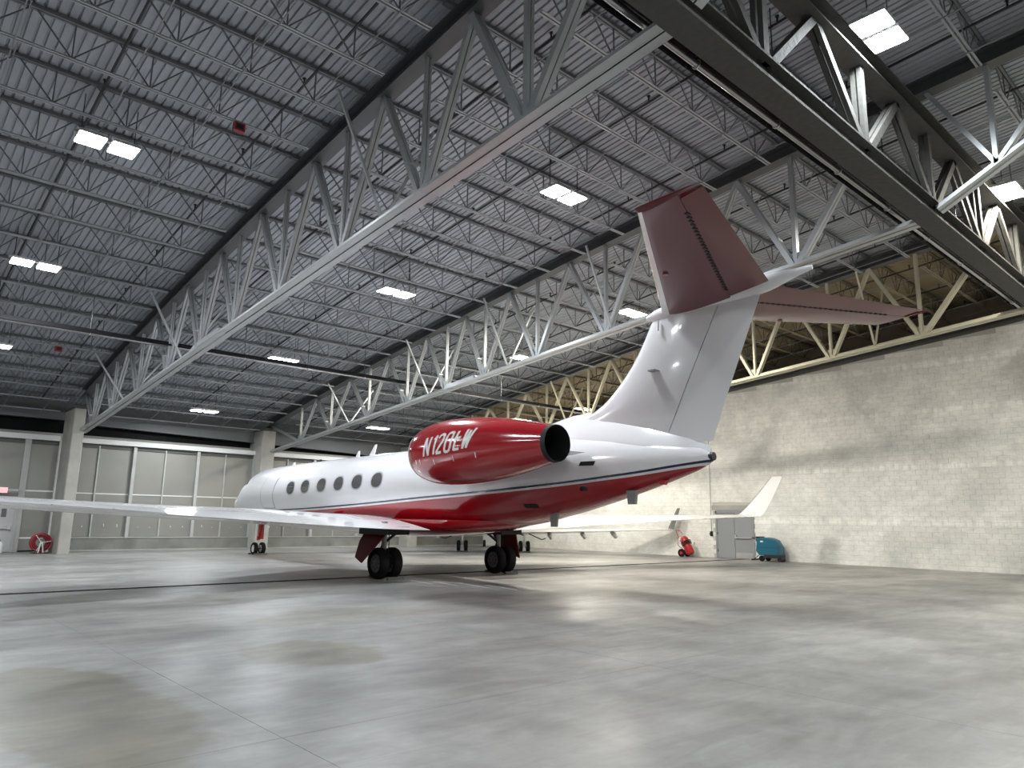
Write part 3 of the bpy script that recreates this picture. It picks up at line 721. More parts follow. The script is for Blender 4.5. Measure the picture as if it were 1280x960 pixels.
# ------------------------------------------------------------------ aircraft builder helpers
def interp(tab, y):
    """smooth (cubic Hermite, Catmull slopes) interpolation of rows (y, a, b, ...), y ascending"""
    n = len(tab)
    if y <= tab[0][0]: return tab[0][1:]
    if y >= tab[-1][0]: return tab[-1][1:]
    for i in range(n - 1):
        if tab[i][0] <= y <= tab[i + 1][0]: break
    y0, y1 = tab[i][0], tab[i + 1][0]; h = y1 - y0; t = (y - y0) / h; out = []
    for c in range(1, len(tab[0])):
        def sl(j):
            if j <= 0: return (tab[1][c] - tab[0][c]) / (tab[1][0] - tab[0][0])
            if j >= n - 1: return (tab[-1][c] - tab[-2][c]) / (tab[-1][0] - tab[-2][0])
            a = (tab[j][c] - tab[j - 1][c]) / (tab[j][0] - tab[j - 1][0]); b_ = (tab[j + 1][c] - tab[j][c]) / (tab[j + 1][0] - tab[j][0])
            if a * b_ <= 0: return 0.0
            return 2 * a * b_ / (a + b_)
        m0, m1 = sl(i), sl(i + 1); p0, p1 = tab[i][c], tab[i + 1][c]
        out.append((2 * t**3 - 3 * t**2 + 1) * p0 + (t**3 - 2 * t**2 + t) * h * m0 + (-2 * t**3 + 3 * t**2) * p1 + (t**3 - t**2) * h * m1)
    return out
def foil(t, c0=0.0, c1=1.0, n=12):
    """closed outline (c, z/chord) of a symmetric section between chord fractions c0..c1"""
    def yt(c): return 5 * t * (0.2969 * math.sqrt(max(c, 0)) - 0.126 * c - 0.3516 * c * c + 0.2843 * c**3 - 0.1036 * c**4)
    cs = []
    for k in range(n + 1):
        u = k / n
        cs.append(c0 + (c1 - c0) * (1 - math.cos(u * math.pi / 2)) if c0 < 1e-6 else c0 + (c1 - c0) * u)
    return [(c, yt(c)) for c in reversed(cs)] + [(c, -yt(c)) for c in (cs[1:] if c0 < 1e-6 else cs)]

# ------------------------------------------------------------------ main jet (local: x across, y along with nose +, origin under main gear)
JET = thing('business_jet', 'white and red twin-engine business jet with T-tail parked in the hangar, tail toward the viewer', 'airplane', (13.5, 17.65, 0), -0.0117)
FUS = [  # y, top z, bottom z, half width
    (-9.22, 3.12, 2.92, 0.08), (-9.08, 3.20, 2.84, 0.15), (-8.5, 3.34, 2.64, 0.33), (-7.6, 3.52, 2.38, 0.54), (-6.6, 3.66, 2.12, 0.74),
    (-5.2, 3.78, 1.80, 0.96), (-3.8, 3.83, 1.54, 1.11), (-2.4, 3.84, 1.40, 1.19), (0, 3.83, 1.36, 1.21), (6, 3.79, 1.34, 1.21), (11.2, 3.73, 1.31, 1.20),
    (12.4, 3.68, 1.31, 1.18), (13.3, 3.50, 1.33, 1.12), (13.85, 3.12, 1.37, 1.02), (14.2, 2.90, 1.41, 0.92), (14.75, 2.80, 1.50, 0.77), (15.4, 2.56, 1.66, 0.52), (15.82, 2.30, 1.84, 0.30), (16.0, 2.14, 1.98, 0.08)]
def fus_x(y, z):
    t, bt, hw = interp(FUS, y); c = (t + bt) / 2 ; hh = (t - bt) / 2
    q = max(-1, min(1, (z - c) / hh)); return hw * math.sqrt(max(0, 1 - abs(q) ** 2.05))
rings = []
ny = 110
for i in range(ny + 1):
    u = i / ny; y = -9.22 + 25.22 * u
    t, bt, hw = interp(FUS, y); c = (t + bt) / 2; hh = (t - bt) / 2
    rings.append([(hw * math.cos(a), y, c + hh * math.sin(a)) for a in [2 * math.pi * k / 56 for k in range(56)]])
fus = MB().loft(rings).build('fuselage', livery, JET, True)

def patch(name, mat, parent, side, outline, off, n=None, seg=5):
    """conformal patch: outline list of (y,z) around a centre, pushed to the hull and lifted by off"""
    cy = sum(p[0] for p in outline) / len(outline); cz = sum(p[1] for p in outline) / len(outline)
    b = MB(); rr = []
    for k in range(seg, 0, -1):
        s = k / seg
        rr.append([(side * (fus_x(cy + (y - cy) * s, cz + (z - cz) * s) + off), cy + (y - cy) * s, cz + (z - cz) * s) for y, z in outline])
    rr = [[(side * (fus_x(y, z) - 0.01), y, z) for y, z in outline]] + rr
    b.loft(rr, cap0=False, cap1=True)
    return b.build(name, mat, parent, True)
def oval(cy, cz, ry, rz, n=28, p=2.3):
    o = []
    for k in range(n):
        a = 2 * math.pi * k / n; ca, sa = math.cos(a), math.sin(a)
        o.append((cy + ry * math.copysign(abs(ca) ** (2 / p), ca), cz + rz * math.copysign(abs(sa) ** (2 / p), sa)))
    return o
WY = [2.18, 3.40, 4.62, 5.85, 7.10, 8.30]
for side in (-1, 1):
    for i, y in enumerate(WY):
        z = 2.83 - 0.0185 * (y - 2.18)
        wn = patch('cabin_window', seal_m, fus, side, oval(y, z, 0.355, 0.27), 0.004)
        patch('cabin_window', glass_m, fus, side, oval(y, z, 0.30, 0.225), 0.008).name = 'window_pane'
# entry door outline (left side)
def door_outline(g_):
    return [(9.80 - g_, 1.98 - g_), (9.86 - g_, 2.5), (9.72 - g_, 3.0), (9.62 - g_, 3.30 + g_), (10.6, 3.33 + g_), (10.78 + g_, 3.22), (10.98 + g_, 2.7), (10.98 + g_, 2.2), (10.85 + g_, 1.98 - g_)]
def densify(o, n=4):
    r = []
    for i in range(len(o)):
        a, b_ = o[i], o[(i + 1) % len(o)]
        for k in range(n): r.append((a[0] + (b_[0] - a[0]) * k / n, a[1] + (b_[1] - a[1]) * k / n))
    return r
patch('door_gap', simple('door_gasket_dark', (0.09, 0.09, 0.10), 0.6), fus, -1, densify(door_outline(0.022)), 0.004, seg=8)  # dark gasket line around the entry door
patch('entry_door', white_p, fus, -1, densify(door_outline(0.0)), 0.006, seg=8)
for side in (-1, 1):   # cockpit glass
    patch('cockpit_window', glass_m, fus, side, densify([(13.75, 2.86), (13.60, 3.10), (13.25, 3.25), (12.85, 3.24), (12.80, 2.98)]), 0.006)
    patch('cockpit_window', glass_m, fus, side, densify([(14.40, 2.80), (14.05, 3.05), (13.72, 3.15), (13.86, 2.84)]), 0.006)
# hull details
patch('dark_vent', soot_m, fus, -1, densify([(-6.15, 2.92), (-6.55, 2.92), (-6.60, 3.02), (-6.20, 3.02)]), 0.006)
patch('dark_vent', soot_m, fus, -1, densify([(-4.3, 1.95), (-4.7, 1.95), (-4.7, 2.05), (-4.3, 2.05)]), 0.006)
MB().tube([(-0.86, -6.4, 2.38), (-0.98, -6.4, 2.38)], 0.06, 12).build('drain_mast', soot_m, JET)
MB().prism([(-7.40, 2.04), (-7.20, 2.04), (-7.16, 2.35), (-7.44, 2.35)], 'x', -0.32, -0.24).build('belly_antenna', grey_p, JET)
MB().prism([(-5.00, 1.50), (-4.82, 1.50), (-4.78, 1.85), (-5.04, 1.85)], 'x', -0.40, -0.33).build('belly_antenna', grey_p, JET)
MB().prism([(-8.12, 2.46), (-8.02, 2.46), (-7.9, 2.56), (-8.2, 2.56)], 'x', -0.2, -0.1).build('belly_antenna', red_p, JET)
for y in (10.6, 8.3, 5.4): MB().prism([(y, 3.7), (y + 0.34, 3.7), (y + 0.06, 4.02 if y == 5.4 else 3.86), (y - 0.03, 4.02 if y == 5.4 else 3.86)], 'x', -0.015, 0.015).build('top_antenna', white_p if y != 8.3 else soot_m, JET)
MB().prism([(4.4, 3.75), (4.75, 3.75), (4.32, 4.18), (4.22, 4.18)], 'x', -0.02, 0.02).build('top_antenna', white_p, JET)
MB().tube([(0, -9.15, 3.03), (0, -9.27, 3.035)], [0.10, 0.09], 16).build('tail_exhaust', dark_m, JET, True)
# belly fairing
BF = [(-3.6, 1.52, 0.25), (-2.4, 1.34, 0.80), (-1.0, 1.22, 1.08), (0.6, 1.13, 1.20), (3, 1.08, 1.24), (5, 1.10, 1.15), (6.4, 1.20, 0.80), (7.4, 1.34, 0.30)]
rings = []
for i in range(25):
    y = -3.6 + 11.0 * i / 24; zb, hw = interp(BF, y)
    rings.append([(hw * math.copysign(abs(math.cos(a)) ** 0.75, math.cos(a)), y, 1.62 + (1.62 - zb) * math.copysign(abs(math.sin(a)) ** 0.9, math.sin(a)) * (1 if math.sin(a) < 0 else 0.1)) for a in [2 * math.pi * k / 28 for k in range(28)]])
MB().loft(rings).build('belly_fairing', red_p, JET, True)

# wing
def wsec(X):
    """leading edge y, trailing edge y, trailing edge z, thickness, leading-edge z lift at half-span X"""
    le, te, tz, th, lift = interp([(0.6, 5.75, -0.95, 1.36, 0.56, 0.04), (2.2, 5.0, -0.92, 1.38, 0.53, 0.10), (4.65, 3.85, -0.85, 1.49, 0.43, 0.14), (8.5, 1.65, -1.50, 1.70, 0.29, 0.02), (11.3, 0.0, -2.05, 1.84, 0.21, -0.02), (13.75, -1.35, -2.5, 1.94, 0.13, -0.02)], X)
    return le, te, tz, th, lift
def wing_ring(X, side, c0, c1, dz=0.0, n=14, droop=0.0):
    le, te, tz, th, lift = wsec(X); ch = le - te; pts = []
    for c, z in foil(th / ch, c0, c1, n):
        pts.append((side * X, le - c * ch, tz + lift * (1 - c) + z * ch + 0.35 * z * ch * 0 + 0.02 * ch * math.sin(math.pi * c) * 0.6 + dz - droop * (c - c0)))
    return pts
for side, nm in ((-1, 'left'), (1, 'right')):
    Xs = [0.6 + (13.75 - 0.6) * k / 26 for k in range(27)]
    wg = MB().loft([wing_ring(X, side, 0.0, 0.74) for X in Xs]).build('wing', white_p, JET, True)
    segs = [('flap', 1.25, 4.9), ('flap', 4.93, 8.4), ('aileron', 8.43, 13.1), ('wing_tip_edge', 13.13, 13.75)]
    for (sn, a, c) in segs:
        MB().loft([wing_ring(a + (c - a) * k / 8, side, 0.745, 1.0, n=6, droop=0.10 if sn == 'flap' else 0.0) for k in range(9)]).build(sn, white_p, wg, True)
    MB().loft([[ (px, py, pz) for px, py, pz in wing_ring(X, side, 0.0, 0.05)] for X in [1.6 + 11.9 * k / 20 for k in range(21)]]).build('leading_edge', bare_m, wg, True).scale = (1, 1, 1.0)
    # static wicks
    for k in range(4):
        X = 9.5 + k * 1.1; le, te, tz, th, lift = wsec(X)
        MB().tube([(side * X, te, tz), (side * X, te - 0.14, tz)], 0.006, 5).build('static_wick', soot_m, wg)
    # winglet
    rr = []
    for k in range(11):
        u = k / 10; X = 13.75 + 1.0 * u; Z = 1.94 + 1.62 * u ** 1.2 if k else 1.94
        if k == 0: X = 13.70
        ch = 1.13 - 0.66 * u; yle = -1.37 - 1.1 * u
        ux = 0.30 if u > 0.08 else 0.9
        nv = Vector((side * 0.88, 0, -0.45)) if u > 0.05 else Vector((side * 0.45, 0, -0.88))
        rr.append([tuple(Vector((side * X, yle - c * ch, Z)) + nv * (z * ch)) for c, z in foil(0.09, 0, 1, 10)])
    wl = MB().loft(rr).build('winglet', white_p, wg, True)
    MB().loft([[tuple(Vector(p) + Vector((0, 0.012, 0))) for p in r_[8:13]] for r_ in rr[1:]], closed=True).build('winglet_edge', simple('dull_edge', (0.22, 0.22, 0.22), 0.4, 0.5), wl, True)

# fin, rudder
def fin_sec(z): return interp([(3.4, -3.7, -9.26), (3.75, -4.9, -9.42), (4.12, -5.35, -9.56), (4.3, -5.98, -9.64), (4.72, -6.60, -9.82), (5.42, -7.26, -10.12), (6.42, -7.86, -10.55)], z)
def fin_ring(z, c_a, c_b, n=12):
    le, te = fin_sec(z); ch = le - te
    thk = (0.36 - 0.02 * (z - 3.4)) / ch
    return [(zz * ch, le - c * ch, z) for c, zz in foil(thk, c_a, c_b, n)]
hin = lambda z: -8.10 + (z - 3.46) * -0.52
zs = [3.45 + (6.40 - 3.45) * k / 18 for k in range(19)]
def hc(z, gap=0.0):
    le, te = fin_sec(z); return (le - hin(z) + gap) / (le - te)
fin = MB().loft([fin_ring(z, 0.0, hc(z)) for z in zs]).build('vertical_fin', white_p, JET, True)
b = MB().loft([fin_ring(z, hc(z, 0.025), 1.0, 8) for z in [3.36 + (6.30 - 3.36) * k / 14 for k in range(15)]])
b.build('rudder', white_p, fin, True)
# fillet blending fin into hull
rr = []
for k in range(13):
    u = k / 12; y = -3.2 - 6.0 * u
    t, bt, hw = interp(FUS, y); base = t - 0.18; wdt = 0.10 + 0.42 * min(1, u * 3) * (1 - 0.55 * max(0, u - 0.3)); wdt = min(wdt, hw * 0.75)
    hgt = min(0.55, 0.06 + 1.3 * u) * (1 - 0.75 * max(0, (u - 0.55) / 0.45))
    rr.append([(wdt * math.copysign(abs(math.cos(a)) ** 1.9, math.cos(a)), y, base + (0.18 + hgt) * math.sin(a) ** 1.6 if math.sin(a) > 0 else base) for a in [math.pi * q / 18 for q in range(19)]])
MB().loft(rr).build('dorsal_fillet', white_p, fin, True)
bl = MB().prism([(-7.80, 5.02), (-8.05, 5.02), (-8.02, 5.05), (-7.82, 5.05)], 'x', -0.30, -0.12).build('air_scoop', grey_p, fin)
# stabilizer (T-tail), gentle roll as photographed
HS = 4.5
def st_sec(X, side):
    u = X / HS; le = -8.05 - 2.85 * u; te = -10.75 - 1.35 * u
    z0 = 6.40 + 0.17 * u - side * 0.014 * X
    return le, te, z0, 0.27 - 0.15 * u
def st_ring(X, side, c0, c1, n=12, sc_=1.0):
    le, te, z0, th = st_sec(X, side); ch = le - te
    return [(side * X, le - c * ch, z0 + 0.10 * (c - 0.5) + z * ch * sc_) for c, z in foil(th / ch, c0, c1, n)]
for side in (-1, 1):
    X0 = 0.14; Xs = [X0 + (HS - X0) * k / 12 for k in range(13)]
    sb = MB().loft([st_ring(X, side, 0.0, 0.66) for X in Xs]).build('horizontal_stabilizer', maroon_p, JET, True)
    MB().loft([st_ring(X, side, 0.668, 1.0, 7) for X in [0.22 + (HS - 0.34) * k / 10 for k in range(11)]]).build('elevator', maroon_p, sb, True)
    MB().loft([st_ring(X, side, 0.0, 0.075, 8, 1.02) for X in [X0 + (HS - X0 + 0.01) * k / 12 for k in range(13)]]).build('leading_edge', simple('pale_deice_boot', (0.62, 0.63, 0.62), 0.3, 0.4), sb, True)
    for k in range(26):   # dark gaps along the hinge
        X = 0.6 + (HS - 1.2) * k / 25; le, te, z0, th = st_sec(X, side); ch = le - te; y = le - 0.655 * ch
        zz = z0 + 0.10 * 0.155 - foil(th / ch, 0.655, 0.7, 1)[0][1] * 0 - 5 * th * (0.2969 * math.sqrt(.655) - 0.126 * .655 - 0.3516 * .655**2 + 0.2843 * .655**3 - 0.1036 * .655**4)
        MB().box((side * X - 0.05, y - 0.035, zz - 0.010), (side * X + 0.05, y + 0.02, zz + 0.01)).build('hinge_slot', soot_m, sb)
    le, te, z0, th = st_sec(HS, side)
    MB().loft([[(side * (HS + dx), p[1] * 1 , z0 + (p[2] - z0) * s_) for p in st_ring(HS, side, 0, 1)] for dx, s_ in ((0.0, 1.0), (0.04, 0.8), (0.07, 0.3))]).build('tip_cap', maroon_p, sb, True)
    le, te, z0, th = st_sec(2.2, side)
    MB().tube([(side * 2.2, -9.75, z0 - 0.135), (side * 2.2, -9.75, z0 - 0.15)], 0.06, 14).build('round_cap', simple('pinkish_cap', (0.35, 0.12, 0.13), 0.4), sb)
# bullet fairing
rr = []
BU = [(-11.62, 6.60, 0.03, 0.05), (-11.3, 6.575, 0.07, 0.09), (-10.6, 6.51, 0.15, 0.19), (-9.5, 6.43, 0.20, 0.19), (-8.4, 6.38, 0.20, 0.20), (-7.9, 6.36, 0.15, 0.15), (-7.6, 6.35, 0.05, 0.05)]
for k in range(31):
    y = -11.62 + 4.02 * k / 30; zc, rx, rz = interp(BU, y)
    rr.append([(rx * math.cos(a), y, zc + rz * math.sin(a)) for a in [2 * math.pi * q / 20 for q in range(20)]])
bf = MB().loft(rr).build('bullet_fairing', white_p, JET, True)
MB().tube([(-0.18, -8.05, 6.20), (-0.20, -8.05, 5.95)], 0.022, 8).build('probe', white_p, bf, True)

# nacelles
NAC = [(-7.12, 0.39), (-6.6, 0.49), (-5.9, 0.62), (-5.0, 0.735), (-4.2, 0.79), (-3.6, 0.80), (-3.1, 0.775), (-2.75, 0.72), (-2.52, 0.655), (-2.42, 0.60)]
NCX, NCZ = 2.50, 3.27
def nac_r(y): return interp(NAC, y)[0]
def nac_c(y): return NCX - 0.012 * (y + 4), NCZ + 0.006 * (y + 4)
for side in (-1, 1):
    prof = [(-7.12 + 4.70 * k / 36, nac_r(-7.12 + 4.70 * k / 36)) for k in range(37)] + [(-2.38, 0.575), (-2.42, 0.54), (-2.7, 0.52), (-3.3, 0.53)]
    rings = []
    for y, r in prof:
        cx, cz = nac_c(y); rings.append([(side * cx + r * math.cos(a), y, cz + r * math.sin(a)) for a in [2 * math.pi * k / 48 for k in range(48)]])
    nc = MB().loft(rings, cap0=False).build('engine_nacelle', red_p, JET, True)
    if side > 0: nc.location = (-0.10, 0.38, 0.04)
    cx, cz = nac_c(-7.12)
    ex = [(-7.16, 0.392), (-7.165, 0.382), (-7.10, 0.365), (-6.0, 0.34), (-6.0, 0.01)]
    MB().loft([[(side * cx + r * math.cos(a), y, cz + r * math.sin(a)) for a in [2 * math.pi * k / 40 for k in range(40)]] for y, r in [(-7.05, 0.408)] + ex], cap0=False, cap1=False).build('exhaust_nozzle', soot_m, nc, True)
    MB().loft([[(side * cx + r * math.cos(a), y, cz + r * math.sin(a)) for a in [2 * math.pi * k / 24 for k in range(24)]] for y, r in [(-6.05, 0.30), (-6.1, 0.16), (-6.7, 0.02)]]).build('exhaust_core', soot_m, nc, True)
    cx, cz = nac_c(-2.42)
    MB().loft([[(side * cx + r * math.cos(a), y, cz + r * math.sin(a)) for a in [2 * math.pi * k / 40 for k in range(40)]] for y, r in [(-2.53, 0.664), (-2.42, 0.618), (-2.37, 0.59), (-2.375, 0.57), (-2.44, 0.545)]], cap0=False, cap1=False).build('inlet_lip', bare_m, nc, True)
    # pylon
    rr = []
    for k in range(7):
        X = 0.85 + (NCX - 0.55 - 0.85) * k / 6
        rr.append([(side * X, -2.9 - c * 3.5, 3.22 + z * 3.5) for c, z in foil(0.085, 0, 1, 12)])
    MB().loft(rr).build('engine_pylon', white_p, JET, True)
    for (y, z) in ((-2.95, 3.06), (-3.15, 3.06), (-3.75, 3.04), (-4.5, 3.08), (-5.25, 3.12)):
        cx, cz = nac_c(y); r = nac_r(y) + 0.004; q = math.sqrt(max(0, r * r - (z - cz) ** 2))
        MB().bar((side * (cx + q), y, z), (side * (cx + math.sqrt(max(0, r * r - (z - 0.12 - cz) ** 2))), y, z - 0.12), 0.02, 0.012).build('cowl_latch', bare_m, nc)
    # registration, letter by letter, strokes wrapped on the cowl; the L also carries a painted glint
    W_, H_ = 0.275, 0.44
    G = {'N': [((0, 0), (0, 1)), ((0, 1), (.72, 0)), ((.72, 0), (.72, 1))], '1': [((.36, 0), (.36, 1)), ((.36, 1), (.12, .80))],
         '2': [((0, .82), (.16, 1)), ((.16, 1), (.60, 1)), ((.60, 1), (.72, .82)), ((.72, .82), (.72, .62)), ((.72, .62), (0, .05)), ((0, .03), (.75, .03))],
         '0': [((0, .12), (0, .88)), ((0, .88), (.15, 1)), ((.15, 1), (.58, 1)), ((.58, 1), (.72, .88)), ((.72, .88), (.72, .12)), ((.72, .12), (.58, 0)), ((.58, 0), (.15, 0)), ((.15, 0), (0, .12))],
         'L': [((.1, 0), (.1, 1)), ((.1, .03), (.78, .03)), ((-.12, .60), (.70, .62))],  # last stroke of the L paints a light reflection across it
         'W': [((0, 1), (.04, 0)), ((.04, 0), (.42, .92)), ((.42, .92), (.48, 0)), ((.48, 0), (.90, 1))]}
    cur = 0.0
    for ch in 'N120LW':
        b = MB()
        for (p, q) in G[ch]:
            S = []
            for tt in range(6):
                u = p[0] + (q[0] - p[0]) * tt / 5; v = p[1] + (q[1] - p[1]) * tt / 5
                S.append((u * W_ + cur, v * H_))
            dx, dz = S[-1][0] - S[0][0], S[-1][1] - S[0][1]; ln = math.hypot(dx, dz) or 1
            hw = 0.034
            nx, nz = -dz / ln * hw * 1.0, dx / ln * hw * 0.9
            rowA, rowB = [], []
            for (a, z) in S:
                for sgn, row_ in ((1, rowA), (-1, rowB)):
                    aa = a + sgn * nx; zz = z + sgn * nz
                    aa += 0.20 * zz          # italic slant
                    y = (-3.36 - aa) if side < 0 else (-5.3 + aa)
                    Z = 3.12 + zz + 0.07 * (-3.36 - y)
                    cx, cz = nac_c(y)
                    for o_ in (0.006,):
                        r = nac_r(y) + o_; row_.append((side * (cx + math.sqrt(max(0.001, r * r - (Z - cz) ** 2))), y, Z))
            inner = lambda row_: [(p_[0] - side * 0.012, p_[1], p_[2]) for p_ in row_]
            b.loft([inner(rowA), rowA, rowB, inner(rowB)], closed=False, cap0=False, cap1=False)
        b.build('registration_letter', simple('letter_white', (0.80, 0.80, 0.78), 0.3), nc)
        cur += W_ * (0.72 if ch == '1' else 1.16)

# landing gear
def wheel(parent, cx, cy, r, wd, hub, nm='tyre'):
    pr = [(-wd / 2 * 0.55, r * 0.55), (-wd / 2, r * 0.68), (-wd / 2, r * 0.86), (-wd * 0.38, r * 0.96), (-wd * 0.2, r), (wd * 0.2, r), (wd * 0.38, r * 0.96), (wd / 2, r * 0.86), (wd / 2, r * 0.68), (wd / 2 * 0.55, r * 0.55)]
    MB().loft([[(cx + px, cy + rr_ * math.cos(a), r + rr_ * math.sin(a)) for a in [2 * math.pi * k / 36 for k in range(36)]] for px, rr_ in pr]).build(nm, tyre_m, parent, True)
    pr = [(-wd * 0.42, r * 0.10), (-wd * 0.36, r * 0.22), (-wd * 0.30, r * 0.48), (-wd * 0.36, r * 0.58), (wd * 0.36, r * 0.58), (wd * 0.30, r * 0.48), (wd * 0.36, r * 0.22), (wd * 0.42, r * 0.10)]
    MB().loft([[(cx + px, cy + rr_ * math.cos(a), r + rr_ * math.sin(a)) for a in [2 * math.pi * k / 24 for k in range(24)]] for px, rr_ in pr]).build('wheel_hub', hub, parent, True)
    for s in (-1, 1):
        b = MB()
        for k in range(8):
            a = 2 * math.pi * k / 8; b.tube([(cx + s * wd * 0.30, cy + r * 0.35 * math.cos(a), r + r * 0.35 * math.sin(a)), (cx + s * wd * 0.345, cy + r * 0.35 * math.cos(a), r + r * 0.35 * math.sin(a))], r * 0.06, 8)
        stuff(b.build('hub_holes', soot_m, parent))
for side in (-1, 1):
    X = side * 2.12
    gr = MB().tube([(X, 0.0, 0.44), (X, 0.05, 0.80), (X, 0.10, 1.55)], [0.055, 0.06, 0.09], 14).build('main_landing_gear', simple('gear_grey', (0.30, 0.31, 0.31), 0.4, 0.3), JET, True)
    for s in (-1, 1): wheel(gr, X + s * 0.215, -0.02, 0.425, 0.27, hub_m)
    MB().tube([(X - 0.25, -0.02, 0.425), (X + 0.25, -0.02, 0.425)], 0.06, 12).build('axle', dark_m, gr, True)
    MB().tube([(X, 0.30, 0.60), (X, 0.10, 1.05)], 0.035, 8).build('torque_link', dark_m, gr, True)
    MB().tube([(X, 0.02, 0.45), (X, 0.34, 0.58)], 0.035, 8).build('torque_link', dark_m, gr, True)
    MB().tube([(X, 0.1, 0.95), (X - side * 0.75, 0.15, 1.45)], 0.04, 10).build('side_brace', dark_m, gr, True)
    MB().tube([(X + 0.07, -0.07, 0.5), (X + 0.08, -0.05, 1.4)], 0.012, 6).build('brake_line', soot_m, gr)
    # big fairing door canted outward
    dx = side
    P_ = [(-0.42, 1.42), (0.50, 1.42), (0.55, 1.0), (0.22, 0.50), (-0.10, 0.42)]
    def gd(y, z, t): return (X + dx * (0.10 + (1.45 - z) * 0.66 + t), y + 0.08, z)
    P_ = [(-0.62, 1.40), (0.62, 1.40), (0.62, 1.02), (0.34, 0.58), (-0.16, 0.45)]
    MB().loft([[gd(y, z, 0) for y, z in P_], [gd(y, z, 0.035) for y, z in P_]]).build('gear_door', simple('dark_red_door', (0.10, 0.004, 0.008), 0.3), gr)
    MB().box((X - 0.42, -0.55, 1.20), (X + 0.42, 0.75, 1.42)).build('wheel_well', soot_m, gr)
    for s, yy in ((1, 0.46), (-1, -0.50)):
        MB().prism([(yy - 0.07, 0), (yy + 0.07, 0), (yy, 0.08)], 'x', X - 0.20, X + 0.30).build('chock_block', safety_y, gr)
nx, nyy = 0.02, 13.7
ng = MB().tube([(nx, nyy, 0.26), (nx, nyy + 0.02, 0.62), (nx, nyy + 0.10, 1.40)], [0.035, 0.045, 0.06], 12).build('nose_landing_gear', simple('gear_white', (0.62, 0.62, 0.60), 0.35), JET, True)
for s in (-1, 1): wheel(ng, nx + s * 0.17, nyy, 0.262, 0.17, whitehub_m)
MB().tube([(nx - 0.2, nyy, 0.262), (nx + 0.2, nyy, 0.262)], 0.035, 10).build('axle', dark_m, ng, True)
MB().bar((nx - 0.06, nyy - 0.09, 0.62), (nx + 0.05, nyy - 0.02, 1.32), 0.02, 0.36, (0, 1, 0)).build('gear_door', red_p, ng)
MB().box((nx - 0.10, nyy - 0.16, 0.66), (nx + 0.14, nyy - 0.12, 1.30)).build('red_cover', red_p, ng)
MB().tube([(nx - 0.14, nyy - 0.05, 0.7), (nx - 0.08, nyy - 0.05, 1.25)], 0.03, 8).build('brace', simple('gear_white', (0.6, 0.6, 0.6)), ng)
for s in (-1, 1): MB().prism([(nyy + s * 0.30 - 0.05, 0), (nyy + s * 0.30 + 0.05, 0), (nyy + s * 0.30, 0.07)], 'x', nx - 0.3, nx + 0.3).build('chock_block', safety_y, ng)

# ------------------------------------------------------------------ second jet, behind, nose turned toward the corner
J2 = thing('business_jet', 'smaller white jet parked behind the red and white one, mostly hidden by it', 'airplane', (25.4, 29.2, 0), -0.63)
F2 = [(-6.2, 2.55, 2.35, 0.10), (-5.0, 2.75, 2.0, 0.42), (-3.5, 2.85, 1.5, 0.72), (-2, 2.85, 1.15, 0.85), (3, 2.85, 1.05, 0.86), (5.5, 2.8, 1.05, 0.84), (6.6, 2.45, 1.1, 0.72), (7.6, 1.95, 1.25, 0.45), (8.1, 1.65, 1.45, 0.1)]
rings = []
for i in range(50):
    y = -6.2 + 14.3 * i / 49; t, bt, hw = interp(F2, y); c = (t + bt) / 2; hh = (t - bt) / 2
    rings.append([(hw * math.cos(a), y, c + hh * math.sin(a)) for a in [2 * math.pi * k / 32 for k in range(32)]])
MB().loft(rings).build('fuselage', white_p, J2, True)
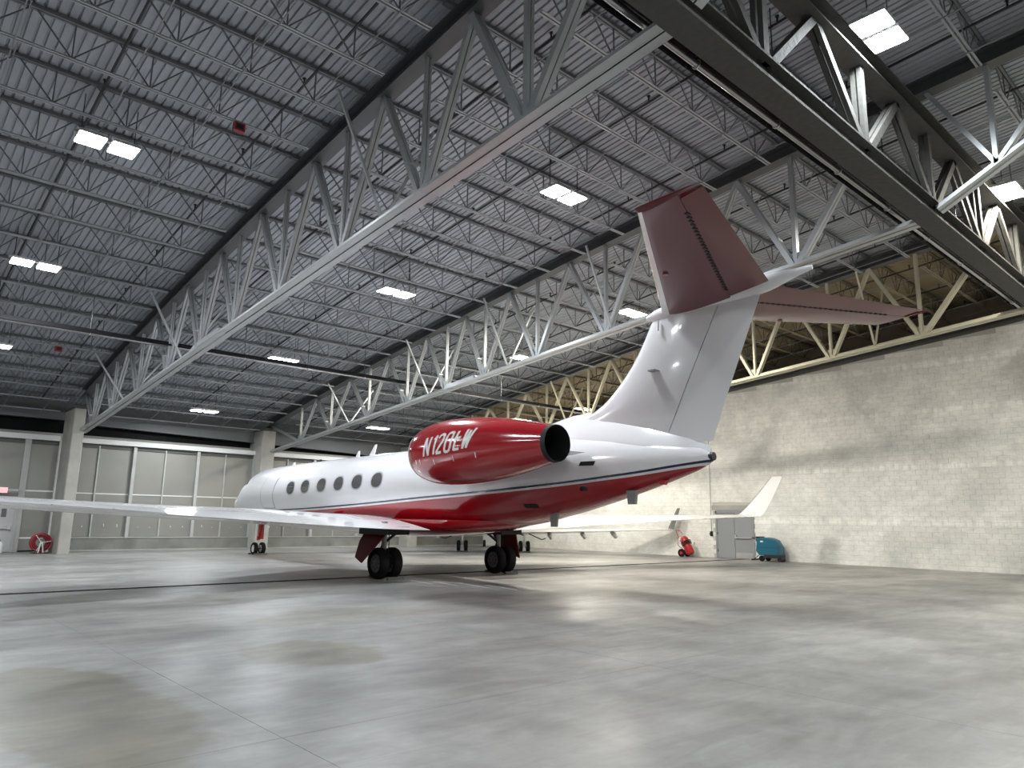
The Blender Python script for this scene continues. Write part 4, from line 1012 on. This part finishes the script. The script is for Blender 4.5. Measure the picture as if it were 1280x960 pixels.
for side in (-1, 1):
    S2 = lambda X: interp([(0.5, 2.0, -1.0, 1.02, 0.36), (3, 0.9, -1.1, 1.08, 0.26), (8.75, -1.95, -2.85, 1.30, 0.10)], X)
    def r2(X, c0=0, c1=1.0):
        le, te, z, th = S2(X); ch = le - te
        return [(side * X, le - c * ch, z + q * ch) for c, q in foil(th / ch, c0, c1, 10)]
    wg = MB().loft([r2(0.5 + 8.25 * k / 12) for k in range(13)]).build('wing', white_p, J2, True)
    rr = []
    for k in range(7):
        u = k / 6; ch = 0.95 - 0.5 * u
        rr.append([tuple(Vector((side * (8.75 + 0.30 * u), -2.0 - 0.65 * u - c * ch, 1.30 + 1.05 * u)) + Vector((side, 0, -0.2)) * (z * ch)) for c, z in foil(0.08, 0, 1, 8)])
    MB().loft(rr).build('winglet', simple('winglet_grey', (0.10, 0.10, 0.10), 0.4), wg, True)
    for X in (2.9, 4.6, 6.1):
        le, te, z, th = S2(X); c = te + 0.35
        MB().loft([[(side * X + w_ * math.cos(a), yy, z - dz + h_ * math.sin(a)) for a in [2 * math.pi * k / 10 for k in range(10)]] for yy, dz, w_, h_ in ((c + 1.0, 0.06, 0.02, 0.03), (c + 0.5, 0.16, 0.08, 0.12), (c - 0.1, 0.26, 0.09, 0.15), (c - 0.55, 0.30, 0.03, 0.05))]).build('flap_fairing', simple('fairing_grey', (0.45, 0.45, 0.42), 0.5), wg, True)
    X = side * 1.62
    gr = MB().tube([(X, -0.1, 0.29), (X, -0.1, 1.15)], 0.05, 10).build('main_landing_gear', bare_m, J2, True)
    for s in (-1, 1): wheel(gr, X + s * 0.19, -0.1, 0.29, 0.18, whitehub_m)
    MB().tube([(X, -0.1, 1.05), (X + side * 0.9, -0.2, 0.66), (X + side * 1.1, -0.2, 0.72)], 0.03, 6).build('door_arm', dark_m, gr)
    MB().tube([(X, -0.1, 0.85), (X - side * 0.7, -0.1, 1.05)], 0.03, 6).build('side_brace', dark_m, gr)
    MB().prism([(-0.42, 0), (-0.32, 0), (-0.37, 0.06)], 'x', X - 0.3, X + 0.3).build('chock_block', safety_y, gr)
    MB().loft([[(side * 1.35 + r * math.cos(a), y, 2.5 + r * math.sin(a)) for a in [2 * math.pi * k / 20 for k in range(20)]] for y, r in ((-4.4, 0.22), (-3.4, 0.36), (-2.4, 0.38), (-1.8, 0.30))]).build('engine_nacelle', white_p, J2, True)
    MB().box((min(side * 0.5, side * 1.2), -3.8, 2.42), (max(side * 0.5, side * 1.2), -2.4, 2.54)).build('engine_pylon', white_p, J2)
    MB().loft([[(side * X_, le - c * ch, 4.35 + q * ch) for c, q in foil(0.09, 0, 1, 8)] for X_, le, ch in ((0.05, -5.3, 1.2), (2.0, -6.2, 0.65))]).build('horizontal_stabilizer', white_p, J2, True)
MB().loft([[(q * ch, le - c * ch, z) for c, q in foil(0.1, 0, 1, 8)] for z, le, ch in ((2.6, -3.4, 2.6), (4.4, -5.1, 1.5))]).build('vertical_fin', white_p, J2, True)
ng = MB().tube([(0, 6.3, 0.22), (0, 6.3, 1.2)], 0.04, 10).build('nose_landing_gear', bare_m, J2, True)
wheel(ng, 0, 6.3, 0.22, 0.15, whitehub_m)
MB().prism([(5.95, 0), (6.05, 0), (6.0, 0.05)], 'x', -0.25, 0.25).build('chock_block', safety_y, ng)
